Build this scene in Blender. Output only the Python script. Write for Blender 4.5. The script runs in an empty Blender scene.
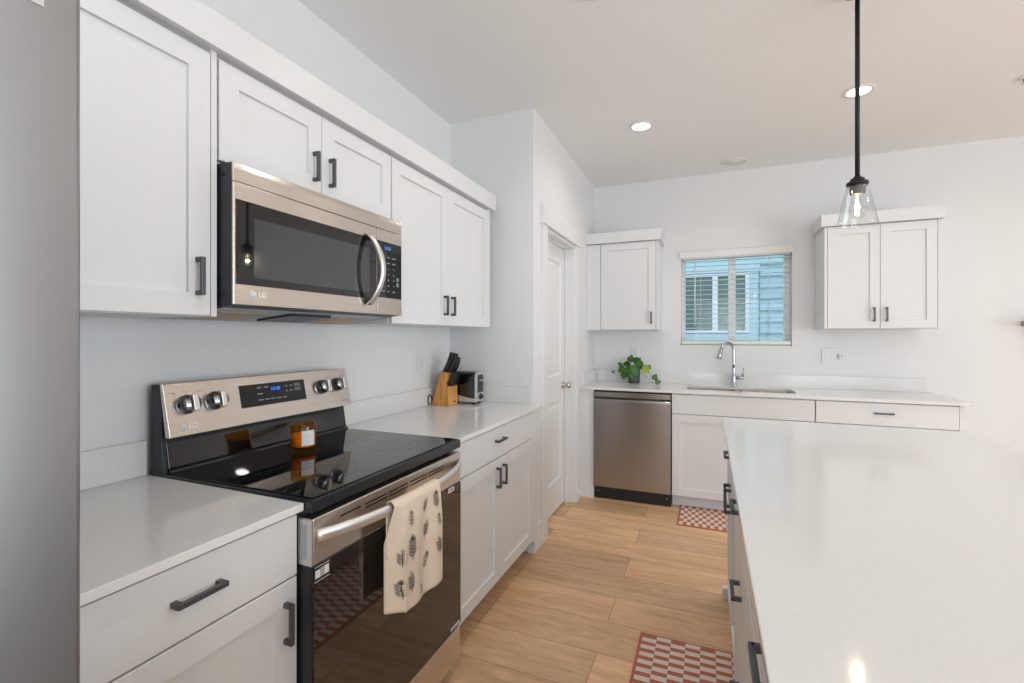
import bpy, bmesh, math, random
from mathutils import Vector, Matrix
random.seed(7)
S = bpy.context.scene
C = S.collection

# ------------------------------------------------------------------ camera
cam = bpy.data.cameras.new('camera'); cam_o = bpy.data.objects.new('camera', cam); C.objects.link(cam_o)
cam_o.location = (1.5834, 0, 1.3315)
cam_o.rotation_euler = (math.pi/2, 0, 0.3961)
cam.sensor_width = 36; cam.lens = 36*469.678/1024
cam.shift_y = -5.26/1024
cam.clip_start = 0.05
S.camera = cam_o
# ------------------------------------------------------------------ world, exposure
S.view_settings.view_transform = 'Standard'; S.view_settings.look = 'None'
S.view_settings.gamma = 1; S.view_settings.use_curve_mapping = False
S.view_settings.exposure = -0.20
W = bpy.data.worlds.new('world'); S.world = W; W.use_nodes = True
W.node_tree.nodes['Background'].inputs[0].default_value = (0.80, 0.91, 1.0, 1)
W.node_tree.nodes['Background'].inputs[1].default_value = 1.9

def area_light(name, loc, rot, sx, sy, power, col):
    l = bpy.data.lights.new(name, 'AREA'); l.shape = 'RECTANGLE'; l.size = sx; l.size_y = sy
    l.energy = power; l.color = col
    o = bpy.data.objects.new(name, l); C.objects.link(o); o.location = loc; o.rotation_euler = rot
    return o
H = 2.736
# unseen soft fill lamps, added right of and behind the camera
area_light('fill_lamp_right', (6.38, 0.2, 1.25), (0, math.pi/2+.10, 0), 2.1, 3.4, 140, (0.85, 0.935, 1.0))
area_light('fill_lamp_back', (2.9, -3.68, 1.25), (math.pi/2+.10, 0, 0), 3.4, 2.1, 62, (0.85, 0.935, 1.0))
LED_SPOTS = [(1.168, 3.23), (2.377, 3.245), (1.150, 1.86), (3.6, 1.86), (1.15, 0.45), (3.6, 0.45), (3.6, 3.24), (2.4, -1.3), (4.6, -1.3), (1.0, -2.4)]
LED_W = 2.7

# ------------------------------------------------------------------ materials
def nt(name):
    m = bpy.data.materials.new(name); m.use_nodes = True
    return m, m.node_tree.nodes, m.node_tree.links, m.node_tree.nodes['Principled BSDF']
def mat(name, col, rough=0.5, metal=0.0, spec=0.5, bump=0, bscale=200, ior=None, coat=0, emit=None, estr=0, var=0.0, vscale=8):
    m, n, l, p = nt(name)
    p.inputs['Base Color'].default_value = (*col, 1); p.inputs['Roughness'].default_value = rough
    p.inputs['Metallic'].default_value = metal; p.inputs['Specular IOR Level'].default_value = spec
    if ior: p.inputs['IOR'].default_value = ior
    if coat: p.inputs['Coat Weight'].default_value = coat; p.inputs['Coat Roughness'].default_value = .03
    if emit: p.inputs['Emission Color'].default_value = (*emit, 1); p.inputs['Emission Strength'].default_value = estr
    tc = n.new('ShaderNodeTexCoord')
    if var:
        t = n.new('ShaderNodeTexNoise'); t.inputs['Scale'].default_value = vscale; l.new(tc.outputs['Object'], t.inputs['Vector'])
        r = n.new('ShaderNodeMixRGB'); r.blend_type = 'MULTIPLY'; r.inputs[0].default_value = var
        r.inputs[1].default_value = (*col, 1); l.new(t.outputs['Fac'], r.inputs[2]); l.new(r.outputs[0], p.inputs['Base Color'])
    if bump:
        t = n.new('ShaderNodeTexNoise'); t.inputs['Scale'].default_value = bscale; l.new(tc.outputs['Object'], t.inputs['Vector'])
        b = n.new('ShaderNodeBump'); b.inputs['Strength'].default_value = bump; b.inputs['Distance'].default_value = .002
        l.new(t.outputs['Fac'], b.inputs['Height']); l.new(b.outputs[0], p.inputs['Normal'])
    return m
def steel(name, col, rough, axis):
    m, n, l, p = nt(name)
    p.inputs['Metallic'].default_value = 1
    tc = n.new('ShaderNodeTexCoord'); mp = n.new('ShaderNodeMapping')
    sc = [220, 220, 220]; sc[axis] = 1.5
    mp.inputs['Scale'].default_value = sc
    t = n.new('ShaderNodeTexNoise'); t.inputs['Scale'].default_value = 3; t.inputs['Detail'].default_value = 3
    l.new(tc.outputs['Object'], mp.inputs[0]); l.new(mp.outputs[0], t.inputs[0])
    cr = n.new('ShaderNodeValToRGB'); e = cr.color_ramp.elements
    e[0].position = .3; e[0].color = (*[c*.965 for c in col], 1); e[1].position = .7; e[1].color = (*col, 1)
    l.new(t.outputs['Fac'], cr.inputs[0]); l.new(cr.outputs[0], p.inputs['Base Color'])
    mr = n.new('ShaderNodeMapRange'); mr.inputs[3].default_value = rough*.95; mr.inputs[4].default_value = rough*1.05
    l.new(t.outputs['Fac'], mr.inputs[0]); l.new(mr.outputs[0], p.inputs['Roughness'])
    b = n.new('ShaderNodeBump'); b.inputs['Strength'].default_value = .02; b.inputs['Distance'].default_value = .001
    l.new(t.outputs['Fac'], b.inputs['Height']); l.new(b.outputs[0], p.inputs['Normal'])
    p.inputs['Anisotropic'].default_value = .8
    tg = n.new('ShaderNodeCombineXYZ'); tg.inputs[2].default_value = 1; l.new(tg.outputs[0], p.inputs['Tangent'])
    return m
def schlick(n, l, f0):
    g = n.new('ShaderNodeNewGeometry'); d = n.new('ShaderNodeVectorMath'); d.operation = 'DOT_PRODUCT'
    l.new(g.outputs['Normal'], d.inputs[0]); l.new(g.outputs['Incoming'], d.inputs[1])
    a = n.new('ShaderNodeMath'); a.operation = 'ABSOLUTE'; l.new(d.outputs['Value'], a.inputs[0])
    b = n.new('ShaderNodeMath'); b.operation = 'SUBTRACT'; b.inputs[0].default_value = 1; l.new(a.outputs[0], b.inputs[1])
    c = n.new('ShaderNodeMath'); c.operation = 'POWER'; c.inputs[1].default_value = 5; l.new(b.outputs[0], c.inputs[0])
    e = n.new('ShaderNodeMath'); e.operation = 'MULTIPLY_ADD'; e.inputs[1].default_value = 1-f0; e.inputs[2].default_value = f0; l.new(c.outputs[0], e.inputs[0])
    return e
def clear_glass(name, ior=1.45, tint=(1, 1, 1), rough=0.0):
    m = bpy.data.materials.new(name); m.use_nodes = True; n = m.node_tree.nodes; l = m.node_tree.links
    n.clear(); o = n.new('ShaderNodeOutputMaterial'); mx = n.new('ShaderNodeMixShader')
    tr = n.new('ShaderNodeBsdfTransparent'); tr.inputs[0].default_value = (*tint, 1)
    gl = n.new('ShaderNodeBsdfGlossy'); gl.inputs['Roughness'].default_value = rough
    fr = schlick(n, l, ((ior-1)/(ior+1))**2)
    l.new(fr.outputs[0], mx.inputs[0]); l.new(tr.outputs[0], mx.inputs[1]); l.new(gl.outputs[0], mx.inputs[2]); l.new(mx.outputs[0], o.inputs[0])
    return m
def emis(name, col, s):
    m = bpy.data.materials.new(name); m.use_nodes = True; n = m.node_tree.nodes; l = m.node_tree.links
    n.clear(); o = n.new('ShaderNodeOutputMaterial'); e = n.new('ShaderNodeEmission')
    e.inputs[0].default_value = (*col, 1); e.inputs[1].default_value = s; l.new(e.outputs[0], o.inputs[0]); return m
def wood_floor():
    m, n, l, p = nt('oak_planks')
    tc = n.new('ShaderNodeTexCoord'); mp = n.new('ShaderNodeMapping'); mp.inputs['Location'].default_value = (0.35, -0.1325, 0)
    l.new(tc.outputs['Object'], mp.inputs[0])
    br = n.new('ShaderNodeTexBrick'); br.inputs['Scale'].default_value = 1; br.inputs['Brick Width'].default_value = 1.5
    br.inputs['Row Height'].default_value = .2286; br.inputs['Mortar Size'].default_value = .0013; br.inputs['Mortar Smooth'].default_value = .2
    br.offset = .37; br.offset_frequency = 2; br.inputs['Bias'].default_value = 0
    br.inputs['Color1'].default_value = (0, 0, 0, 1); br.inputs['Color2'].default_value = (1, 1, 1, 1); br.inputs['Mortar'].default_value = (.5, .5, .5, 1)
    l.new(mp.outputs[0], br.inputs['Vector'])
    # per-plank shift of the grain
    sep = n.new('ShaderNodeSeparateColor'); l.new(br.outputs['Color'], sep.inputs[0])
    mul = n.new('ShaderNodeMath'); mul.operation = 'MULTIPLY'; mul.inputs[1].default_value = 37.0; l.new(sep.outputs[0], mul.inputs[0])
    cmb = n.new('ShaderNodeCombineXYZ'); l.new(mul.outputs[0], cmb.inputs[0]); l.new(mul.outputs[0], cmb.inputs[1])
    add = n.new('ShaderNodeVectorMath'); add.operation = 'ADD'; l.new(mp.outputs[0], add.inputs[0]); l.new(cmb.outputs[0], add.inputs[1])
    m1 = n.new('ShaderNodeMapping'); m1.inputs['Scale'].default_value = (1.1, 9, 1); l.new(add.outputs[0], m1.inputs[0])
    n1 = n.new('ShaderNodeTexNoise'); n1.inputs['Scale'].default_value = 1.6; n1.inputs['Detail'].default_value = 5; n1.inputs['Distortion'].default_value = .6
    l.new(m1.outputs[0], n1.inputs[0])
    m2 = n.new('ShaderNodeMapping'); m2.inputs['Scale'].default_value = (4, 90, 1); l.new(add.outputs[0], m2.inputs[0])
    n2 = n.new('ShaderNodeTexNoise'); n2.inputs['Scale'].default_value = 2; n2.inputs['Detail'].default_value = 4; l.new(m2.outputs[0], n2.inputs[0])
    # cathedral figure
    m3 = n.new('ShaderNodeMapping'); m3.inputs['Scale'].default_value = (.9, 5.5, 1); l.new(add.outputs[0], m3.inputs[0])
    n3 = n.new('ShaderNodeTexNoise'); n3.inputs['Scale'].default_value = 1.3; n3.inputs['Detail'].default_value = 1; l.new(m3.outputs[0], n3.inputs[0])
    s3 = n.new('ShaderNodeMath'); s3.operation = 'MULTIPLY'; s3.inputs[1].default_value = 95; l.new(n3.outputs['Fac'], s3.inputs[0])
    sn = n.new('ShaderNodeMath'); sn.operation = 'SINE'; l.new(s3.outputs[0], sn.inputs[0])
    r1 = n.new('ShaderNodeValToRGB'); e = r1.color_ramp.elements
    e[0].position = .28; e[0].color = (.68, .41, .225, 1); e[1].position = .66; e[1].color = (.88, .59, .365, 1)
    l.new(n1.outputs['Fac'], r1.inputs[0])
    r2 = n.new('ShaderNodeValToRGB'); e = r2.color_ramp.elements
    e[0].position = .3; e[0].color = (.84, .80, .76, 1); e[1].position = .6; e[1].color = (1, 1, 1, 1); l.new(n2.outputs['Fac'], r2.inputs[0])
    mA = n.new('ShaderNodeMixRGB'); mA.blend_type = 'MULTIPLY'; mA.inputs[0].default_value = .8; l.new(r1.outputs[0], mA.inputs[1]); l.new(r2.outputs[0], mA.inputs[2])
    r3 = n.new('ShaderNodeMapRange'); r3.inputs[1].default_value = -1; r3.inputs[2].default_value = 1; r3.inputs[3].default_value = .88; r3.inputs[4].default_value = 1.03
    l.new(sn.outputs[0], r3.inputs[0])
    mB = n.new('ShaderNodeMixRGB'); mB.blend_type = 'MULTIPLY'; mB.inputs[0].default_value = .7; l.new(mA.outputs[0], mB.inputs[1]); l.new(r3.outputs[0], mB.inputs[2])
    r4 = n.new('ShaderNodeValToRGB'); e = r4.color_ramp.elements
    e[0].color = (.80, .78, .77, 1); e[1].color = (1.12, 1.1, 1.06, 1); l.new(sep.outputs[0], r4.inputs[0])
    mC = n.new('ShaderNodeMixRGB'); mC.blend_type = 'MULTIPLY'; mC.inputs[0].default_value = 1; l.new(mB.outputs[0], mC.inputs[1]); l.new(r4.outputs[0], mC.inputs[2])
    # knots
    vo = n.new('ShaderNodeTexVoronoi'); vo.inputs['Scale'].default_value = 1.0
    m5 = n.new('ShaderNodeMapping'); m5.inputs['Scale'].default_value = (1.3, 3.2, 1); l.new(add.outputs[0], m5.inputs[0]); l.new(m5.outputs[0], vo.inputs['Vector'])
    r5 = n.new('ShaderNodeValToRGB'); e = r5.color_ramp.elements; e[0].position = .02; e[0].color = (.32, .2, .12, 1); e[1].position = .085; e[1].color = (1, 1, 1, 1)
    l.new(vo.outputs['Distance'], r5.inputs[0])
    mE = n.new('ShaderNodeMixRGB'); mE.blend_type = 'MULTIPLY'; mE.inputs[0].default_value = .7; l.new(mC.outputs[0], mE.inputs[1]); l.new(r5.outputs[0], mE.inputs[2])
    mD = n.new('ShaderNodeMixRGB'); mD.blend_type = 'MIX'; l.new(br.outputs['Fac'], mD.inputs[0]); l.new(mE.outputs[0], mD.inputs[1]); mD.inputs[2].default_value = (.25, .14, .07, 1)
    l.new(mD.outputs[0], p.inputs['Base Color'])
    p.inputs['Roughness'].default_value = .42; p.inputs['Specular IOR Level'].default_value = .35
    bp = n.new('ShaderNodeBump'); bp.inputs['Strength'].default_value = .15; bp.inputs['Distance'].default_value = .001; l.new(n2.outputs['Fac'], bp.inputs['Height'])
    l.new(bp.outputs[0], p.inputs['Normal'])
    return m
def quartz():
    m, n, l, p = nt('white_quartz')
    tc = n.new('ShaderNodeTexCoord')
    t = n.new('ShaderNodeTexNoise'); t.inputs['Scale'].default_value = 90; t.inputs['Detail'].default_value = 4; l.new(tc.outputs['Object'], t.inputs[0])
    r = n.new('ShaderNodeValToRGB'); e = r.color_ramp.elements; e[0].position = .35; e[0].color = (.755, .748, .735, 1); e[1].position = .6; e[1].color = (.775, .768, .755, 1)
    l.new(t.outputs['Fac'], r.inputs[0]); l.new(r.outputs[0], p.inputs['Base Color'])
    p.inputs['Roughness'].default_value = .1; p.inputs['Specular IOR Level'].default_value = .5
    return m
def block_wood(name, c1, c2, axis):
    m, n, l, p = nt(name)
    tc = n.new('ShaderNodeTexCoord'); mp = n.new('ShaderNodeMapping'); sc = [60, 60, 60]; sc[axis] = 4
    mp.inputs['Scale'].default_value = sc; mp.inputs['Rotation'].default_value = (0, .33, 0)
    t = n.new('ShaderNodeTexNoise'); t.inputs['Scale'].default_value = 1.5; t.inputs['Detail'].default_value = 3
    l.new(tc.outputs['Object'], mp.inputs[0]); l.new(mp.outputs[0], t.inputs[0])
    r = n.new('ShaderNodeValToRGB'); e = r.color_ramp.elements; e[0].position = .35; e[0].color = (*c1, 1); e[1].position = .65; e[1].color = (*c2, 1)
    l.new(t.outputs['Fac'], r.inputs[0]); l.new(r.outputs[0], p.inputs['Base Color']); p.inputs['Roughness'].default_value = .4
    return m

M = dict(
    wall=mat('wall_paint', (.775, .775, .775), .7, bump=.12, bscale=260),
    ceil=mat('ceiling_paint', (.88, .88, .88), .8, bump=.6, bscale=75),
    cab=mat('cabinet_white', (.74, .74, .74), .38, spec=.4),
    trim=mat('trim_white', (.79, .79, .785), .35, spec=.4),
    carc=mat('cabinet_carcass', (.80, .80, .795), .45, spec=.3),
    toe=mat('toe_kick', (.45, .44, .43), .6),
    quartz=quartz(), floor=wood_floor(),
    pull=mat('gunmetal_pull', (.11, .115, .125), .38, metal=.7),
    steelh=steel('brushed_steel', (.70, .64, .59), .27, 1),
    steelx=steel('brushed_steel_dark', (.40, .385, .375), .25, 0),
    steelv=steel('fridge_steel', (.37, .38, .395), .30, 0),
    steelp=mat('satin_handle', (.78, .76, .75), .3, metal=1),
    sink=mat('sink_steel', (.34, .30, .27), .3, metal=1),
    chrome=mat('chrome', (.48, .50, .53), .1, metal=1),
    nickel=mat('satin_nickel', (.6, .58, .55), .25, metal=1),
    blackg=mat('black_glass', (.006, .006, .007), .03, spec=.7),
    oveng=mat('oven_glass', (.02, .015, .012), .03, spec=1.0),
    mwglass=mat('microwave_window', (.03, .034, .04), .10, spec=1.0),
    enam=mat('black_enamel', (.01, .011, .014), .18, spec=.6),
    black=mat('black_plastic', (.012, .013, .015), .4),
    navy=mat('dark_side_paint', (.022, .027, .036), .45),
    blackm=mat('matte_black_metal', (.015, .015, .016), .45, metal=.3),
    white=mat('white_plastic', (.77, .77, .77), .35),
    grey=mat('grey_plastic', (.4, .41, .42), .4),
    silver=mat('silver_plastic', (.62, .62, .63), .3, metal=.6),
    ink=mat('grey_print', (.16, .16, .16), .6),
    inkw=mat('pale_print', (.6, .62, .64), .6),
    inkl=mat('faint_print', (.016, .016, .017), .2),
    blue=emis('blue_digits', (.04, .25, 1.0), 1.5),
    bluel=emis('blue_digits_soft', (.08, .32, 1.0), 1.2),
    led=emis('led_disc', (1, .95, .88), 8),
    fil=emis('bulb_filament', (1, .80, .50), 22),
    glass=clear_glass('clear_glass'), pane=clear_glass('window_pane', 1.3),
    shade=clear_glass('shade_glass', 1.5, (.97, .975, .975)),
    vinyl=mat('white_vinyl', (.90, .91, .92), .4),
    slat=mat('blind_slat', (.80, .79, .77), .45),
    blade=mat('polished_blade', (.6, .6, .6), .2, metal=1),
    bamboo=block_wood('orange_block_wood', (.55, .22, .05), (.78, .40, .12), 2),
    shelfw=block_wood('brown_shelf_wood', (.30, .19, .11), (.45, .30, .19), 0),
    amber=None, wax=mat('candle_wax', (.92, .60, .16), .5),
    label=mat('paper_label', (.78, .78, .77), .7),
    pot=mat('grey_pot', (.11, .12, .125), .5, var=.5, vscale=60),
    soil=mat('potting_soil', (.05, .035, .025), .9),
    leaf=mat('green_leaf', (.045, .18, .010), .5, var=.6, vscale=25),
    leafy=mat('yellow_green_leaf', (.32, .42, .02), .4, var=.4, vscale=25),
    leafd=mat('grey_green_leaf', (.10, .15, .07), .5),
    stem=mat('plant_stem', (.10, .12, .05), .5),
    towel=mat('cream_cotton', (.80, .66, .52), .9, bump=.3, bscale=500),
    sprig=mat('charcoal_print', (.10, .085, .08), .9),
    rugr=mat('terracotta_yarn', (.50, .165, .105), .95, bump=.5, bscale=400),
    rugc=mat('cream_yarn', (.78, .68, .58), .95, bump=.5, bscale=400),
    siding=mat('blue_siding', (.42, .66, .74), .7),
    sidingtrim=mat('blue_trim_board', (.50, .74, .82), .6),
    nwin=mat('neighbour_vinyl', (.80, .88, .95), .5),
    nglass=mat('neighbour_glass', (.13, .24, .22), .15, spec=.8),
    nblind=mat('neighbour_blind', (.12, .22, .21), .6),
    ground=mat('gravel', (.3, .29, .27), .9, bump=.5, bscale=60),
)
def amber_glass():
    m, n, l, p = nt('amber_glass')
    n.clear(); o = n.new('ShaderNodeOutputMaterial'); mx = n.new('ShaderNodeMixShader'); tr = n.new('ShaderNodeBsdfTransparent')
    tr.inputs[0].default_value = (.98, .74, .26, 1); gl = n.new('ShaderNodeBsdfGlossy'); gl.inputs['Roughness'].default_value = .03
    fr = schlick(n, l, .04)
    l.new(fr.outputs[0], mx.inputs[0]); l.new(tr.outputs[0], mx.inputs[1]); l.new(gl.outputs[0], mx.inputs[2]); l.new(mx.outputs[0], o.inputs[0])
    return m
M['amber'] = amber_glass()

# ------------------------------------------------------------------ helpers
def origin_of(o):
    v = Vector((0, 0, 0))
    while o is not None: v += o.location; o = o.parent
    return v
def tag(o, label=None, cat=None, group=None, kind=None):
    if label: o['label'] = label
    if cat: o['category'] = cat
    if group: o['group'] = group
    if kind: o['kind'] = kind
    return o
def thing(name, label, cat, loc, group=None, kind=None):
    o = bpy.data.objects.new(name, None); C.objects.link(o); o.location = loc; o.empty_display_size = .05
    return tag(o, label, cat, group, kind)
class G:
    """collects shapes in world coordinates; put() links them as ONE mesh object"""
    def __init__(s): s.bm = bmesh.new(); s.mats = []
    def _mi(s, m):
        if m not in s.mats: s.mats.append(m)
        return s.mats.index(m)
    def _merge(s, b2, m=None):
        me = bpy.data.meshes.new('t'); b2.to_mesh(me); b2.free()
        n0 = len(s.bm.faces); s.bm.from_mesh(me); bpy.data.meshes.remove(me)
        s.bm.faces.ensure_lookup_table()
        i = s._mi(m) if m else 0
        for f in s.bm.faces[n0:]: f.material_index = i
    def box(s, x0, x1, y0, y1, z0, z1, bev=.0, m=None, seg=2):
        b = bmesh.new(); r = bmesh.ops.create_cube(b, size=1)
        for v in r['verts']:
            v.co = Vector(((x0+x1)/2+v.co.x*(x1-x0), (y0+y1)/2+v.co.y*(y1-y0), (z0+z1)/2+v.co.z*(z1-z0)))
        if bev: bmesh.ops.bevel(b, geom=b.edges[:], offset=bev, segments=seg, profile=.5, affect='EDGES')
        s._merge(b, m); return s
    def prism(s, pts, axis, a0, a1, bev=0, m=None, seg=2):
        """2-D outline extruded along an axis; pts in the other two axes' order"""
        b = bmesh.new()
        def P(p, a):
            q = list(p); q.insert(axis, a); return Vector(q)
        A = [b.verts.new(P(p, a0)) for p in pts]; Bv = [b.verts.new(P(p, a1)) for p in pts]
        b.faces.new(A); b.faces.new(Bv[::-1]); n = len(pts)
        for i in range(n): b.faces.new((A[i], Bv[i], Bv[(i+1) % n], A[(i+1) % n]))
        bmesh.ops.recalc_face_normals(b, faces=b.faces[:])
        if bev: bmesh.ops.bevel(b, geom=b.edges[:], offset=bev, segments=seg, profile=.5, affect='EDGES')
        s._merge(b, m); return s
    def tube(s, pts, rad, seg=12, m=None, caps=True, flat=None):
        b = bmesh.new(); pts = [Vector(p) for p in pts]; n = len(pts)
        rr = rad if isinstance(rad, (list, tuple)) else [rad]*n
        up = None; rings = []
        for i, p in enumerate(pts):
            t = (pts[min(i+1, n-1)]-pts[max(i-1, 0)]).normalized()
            if up is None:
                up = Vector((0, 0, 1)) if abs(t.z) < .9 else Vector((1, 0, 0))
            a = (up - t*up.dot(t)).normalized(); up = a; c = t.cross(a)
            fx, fy = flat or (1, 1)
            rings.append([b.verts.new(p+rr[i]*(fx*math.cos(2*math.pi*k/seg)*a+fy*math.sin(2*math.pi*k/seg)*c)) for k in range(seg)])
        for i in range(n-1):
            for k in range(seg): b.faces.new((rings[i][k], rings[i][(k+1) % seg], rings[i+1][(k+1) % seg], rings[i+1][k]))
        if caps: b.faces.new(rings[0][::-1]); b.faces.new(rings[-1])
        bmesh.ops.recalc_face_normals(b, faces=b.faces[:])
        for f in b.faces: f.smooth = len(f.verts) == 4
        s._merge(b, m); return s
    def lathe(s, prof, c, axis=(0, 0, 1), seg=32, m=None, closed=False):
        """profile (r, h) revolved about axis through c"""
        b = bmesh.new(); ax = Vector(axis).normalized(); c = Vector(c)
        a = Vector((1, 0, 0)) if abs(ax.x) < .9 else Vector((0, 1, 0)); a = (a-ax*a.dot(ax)).normalized(); d = ax.cross(a)
        rings = []
        for r, h in prof:
            if r < 1e-6: rings.append([b.verts.new(c+ax*h)])
            else: rings.append([b.verts.new(c+ax*h+r*(math.cos(2*math.pi*k/seg)*a+math.sin(2*math.pi*k/seg)*d)) for k in range(seg)])
        L = len(rings); rng = range(L) if closed else range(L-1)
        for i in rng:
            p, q = rings[i], rings[(i+1) % L]
            for k in range(seg):
                k2 = (k+1) % seg
                if len(p) == 1 and len(q) == 1: continue
                if len(p) == 1: b.faces.new((p[0], q[k2], q[k]))
                elif len(q) == 1: b.faces.new((p[k], p[k2], q[0]))
                else: b.faces.new((p[k], p[k2], q[k2], q[k]))
        bmesh.ops.recalc_face_normals(b, faces=b.faces[:])
        for f in b.faces: f.smooth = True
        s._merge(b, m); return s
    def grid(s, fn, nu, nv, m=None, thick=0):
        b = bmesh.new()
        V = [[b.verts.new(Vector(fn(i/nu, j/nv))) for j in range(nv+1)] for i in range(nu+1)]
        for i in range(nu):
            for j in range(nv): b.faces.new((V[i][j], V[i+1][j], V[i+1][j+1], V[i][j+1]))
        bmesh.ops.recalc_face_normals(b, faces=b.faces[:])
        if thick: bmesh.ops.solidify(b, geom=b.faces[:], thickness=thick)
        for f in b.faces: f.smooth = True
        s._merge(b, m); return s
    def text(s, txt, size, O, U, V, N, m=None, align='LEFT', ext=.0003, bold=0):
        cu = bpy.data.curves.new('t', 'FONT'); cu.body = txt; cu.size = size; cu.extrude = ext; cu.align_x = align; cu.align_y = 'CENTER'
        cu.offset = bold; cu.resolution_u = 3
        o = bpy.data.objects.new('t', cu); C.objects.link(o)
        dg = bpy.context.evaluated_depsgraph_get(); me = bpy.data.meshes.new_from_object(o.evaluated_get(dg))
        U, V, N = Vector(U), Vector(V), Vector(N)
        mx = Matrix(((U.x, V.x, N.x, O[0]), (U.y, V.y, N.y, O[1]), (U.z, V.z, N.z, O[2]), (0, 0, 0, 1)))
        me.transform(mx); b = bmesh.new(); b.from_mesh(me); bpy.data.meshes.remove(me)
        bpy.data.objects.remove(o); bpy.data.curves.remove(cu)
        s._merge(b, m); return s
    def smooth(s, ang=35):
        for f in s.bm.faces: f.smooth = True
        for e in s.bm.edges:
            if len(e.link_faces) == 2 and e.calc_face_angle(0) > math.radians(ang): e.smooth = False
        return s
    def put(s, name, m=None, parent=None, loc=None, label=None, cat=None, group=None, kind=None):
        base = origin_of(parent) if parent else Vector(loc or (0, 0, 0))
        for v in s.bm.verts: v.co -= base
        me = bpy.data.meshes.new(name); s.bm.to_mesh(me); s.bm.free()
        ms = s.mats if s.mats else [m]
        for q in ms: me.materials.append(q if q else m)
        o = bpy.data.objects.new(name, me); C.objects.link(o)
        if parent: o.parent = parent
        else: o.location = base
        return tag(o, label, cat, group, kind)

def frame_pt(face, d, t, z):
    """cabinet frame: face 'x+' (front looks to +x), 'x-' or 'y-'. d = depth coordinate of the front, t = along"""
    return (d, t, z) if face[0] == 'x' else (t, d, z)
SG = {'x+': 1, 'x-': -1, 'y-': -1}
def pbox(g, face, d0, d1, t0, t1, z0, z1, bev=0, m=None):
    if face[0] == 'x': g.box(min(d0, d1), max(d0, d1), t0, t1, z0, z1, bev, m)
    else: g.box(t0, t1, min(d0, d1), max(d0, d1), z0, z1, bev, m)
def shaker(face, d, t0, t1, z0, z1, th=.02, rail=.058, rec=.009):
    """recessed-panel door, d = front plane"""
    g = G(); sg = SG[face]; b = bmesh.new()
    def R(t0, t1, z0, z1, dd): return [b.verts.new(frame_pt(face, dd, *q)) for q in ((t0, z0), (t1, z0), (t1, z1), (t0, z1))]
    back = R(t0, t1, z0, z1, d-sg*th); c = .0016
    side = R(t0, t1, z0, z1, d-sg*c); fr = R(t0+c, t1-c, z0+c, z1-c, d)
    inn = R(t0+rail, t1-rail, z0+rail, z1-rail, d); in2 = R(t0+rail+.001, t1-rail-.001, z0+rail+.001, z1-rail-.001, d-sg*rec)
    b.faces.new(back)
    for A, Bq in ((back, side), (side, fr), (fr, inn), (inn, in2)):
        for i in range(4): b.faces.new((A[i], A[(i+1) % 4], Bq[(i+1) % 4], Bq[i]))
    b.faces.new(in2); bmesh.ops.recalc_face_normals(b, faces=b.faces[:]); g._merge(b)
    return g
def pull(face, d, t, z, L=.100, vertical=True, parent=None):
    """square bar pull standing 30 mm off the front plane d, centred at t, z"""
    g = G(); sg = SG[face]; w = .0055; out = .027; h = L/2
    if vertical:
        pbox(g, face, d+sg*(out-.010), d+sg*out, t-w, t+w, z-h, z+h, .0012)
        for e in (-1, 1): pbox(g, face, d, d+sg*(out-.005), t-w, t+w, z+e*(h-.006)-.006, z+e*(h-.006)+.006, .0008)
    else:
        pbox(g, face, d+sg*(out-.010), d+sg*out, t-h, t+h, z-w, z+w, .0012)
        for e in (-1, 1): pbox(g, face, d, d+sg*(out-.005), t+e*(h-.006)-.006, t+e*(h-.006)+.006, z-w, z+w, .0008)
    return g.put('pull_handle', M['pull'], parent)
def door(face, d, t0, t1, z0, z1, hs=None, hz=None, parent=None, L=.100, **k):
    o = shaker(face, d, t0, t1, z0, z1, **k).put('door', M['cab'], parent)
    if hs is not None: pull(face, d, (t0+.034) if hs < 0 else (t1-.036), hz, L, True, o)
    return o
def drawer(face, d, t0, t1, z0, z1, ht=None, hz=None, parent=None, L=.102, name='drawer'):
    g = G(); pbox(g, face, d-SG[face]*.02, d, t0, t1, z0, z1, .0016)
    o = g.put(name, M['cab'], parent)
    if ht is not None: pull(face, d, ht, hz, L, False, o)
    return o

# ------------------------------------------------------------------ room shell
XR, YB, YF, XP, YP = 6.3, -3.6, 4.412, 0.59, 2.714
G().box(-.15, XR+.15, YB-.15, YF+.15, -.1, 0).put('floor', M['floor'], kind='structure')
G().box(-.15, XR+.15, YB-.15, YF+.15, H, H+.12).put('ceiling', M['ceil'], kind='structure')
G().box(-.15, 0, YB-.15, YF+.15, 0, H).put('wall_left', M['wall'], kind='structure')
DY0, DY1, DZ = 2.955, 3.668, 2.045           # pantry door opening
g = G(); g.box(0, XP, YP, YP+.11, 0, H); g.put('wall_pantry_return', M['wall'], kind='structure')
g = G(); g.box(XP-.115, XP, YP+.11, DY0, 0, H); g.box(XP-.115, XP, DY1, YF, 0, H); g.box(XP-.115, XP, DY0, DY1, DZ, H)
g.put('wall_pantry', M['wall'], kind='structure')
WX0, WX1, WZ0, WZ1 = 1.36, 2.212, 1.242, 2.05
g = G(); yb = YF+.15
g.box(0, WX0, YF, yb, 0, H); g.box(WX1, XR+.15, YF, yb, 0, H); g.box(WX0, WX1, YF, yb, 0, WZ0); g.box(WX0, WX1, YF, yb, WZ1, H)
g.put('wall_far', M['wall'], kind='structure')
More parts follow.
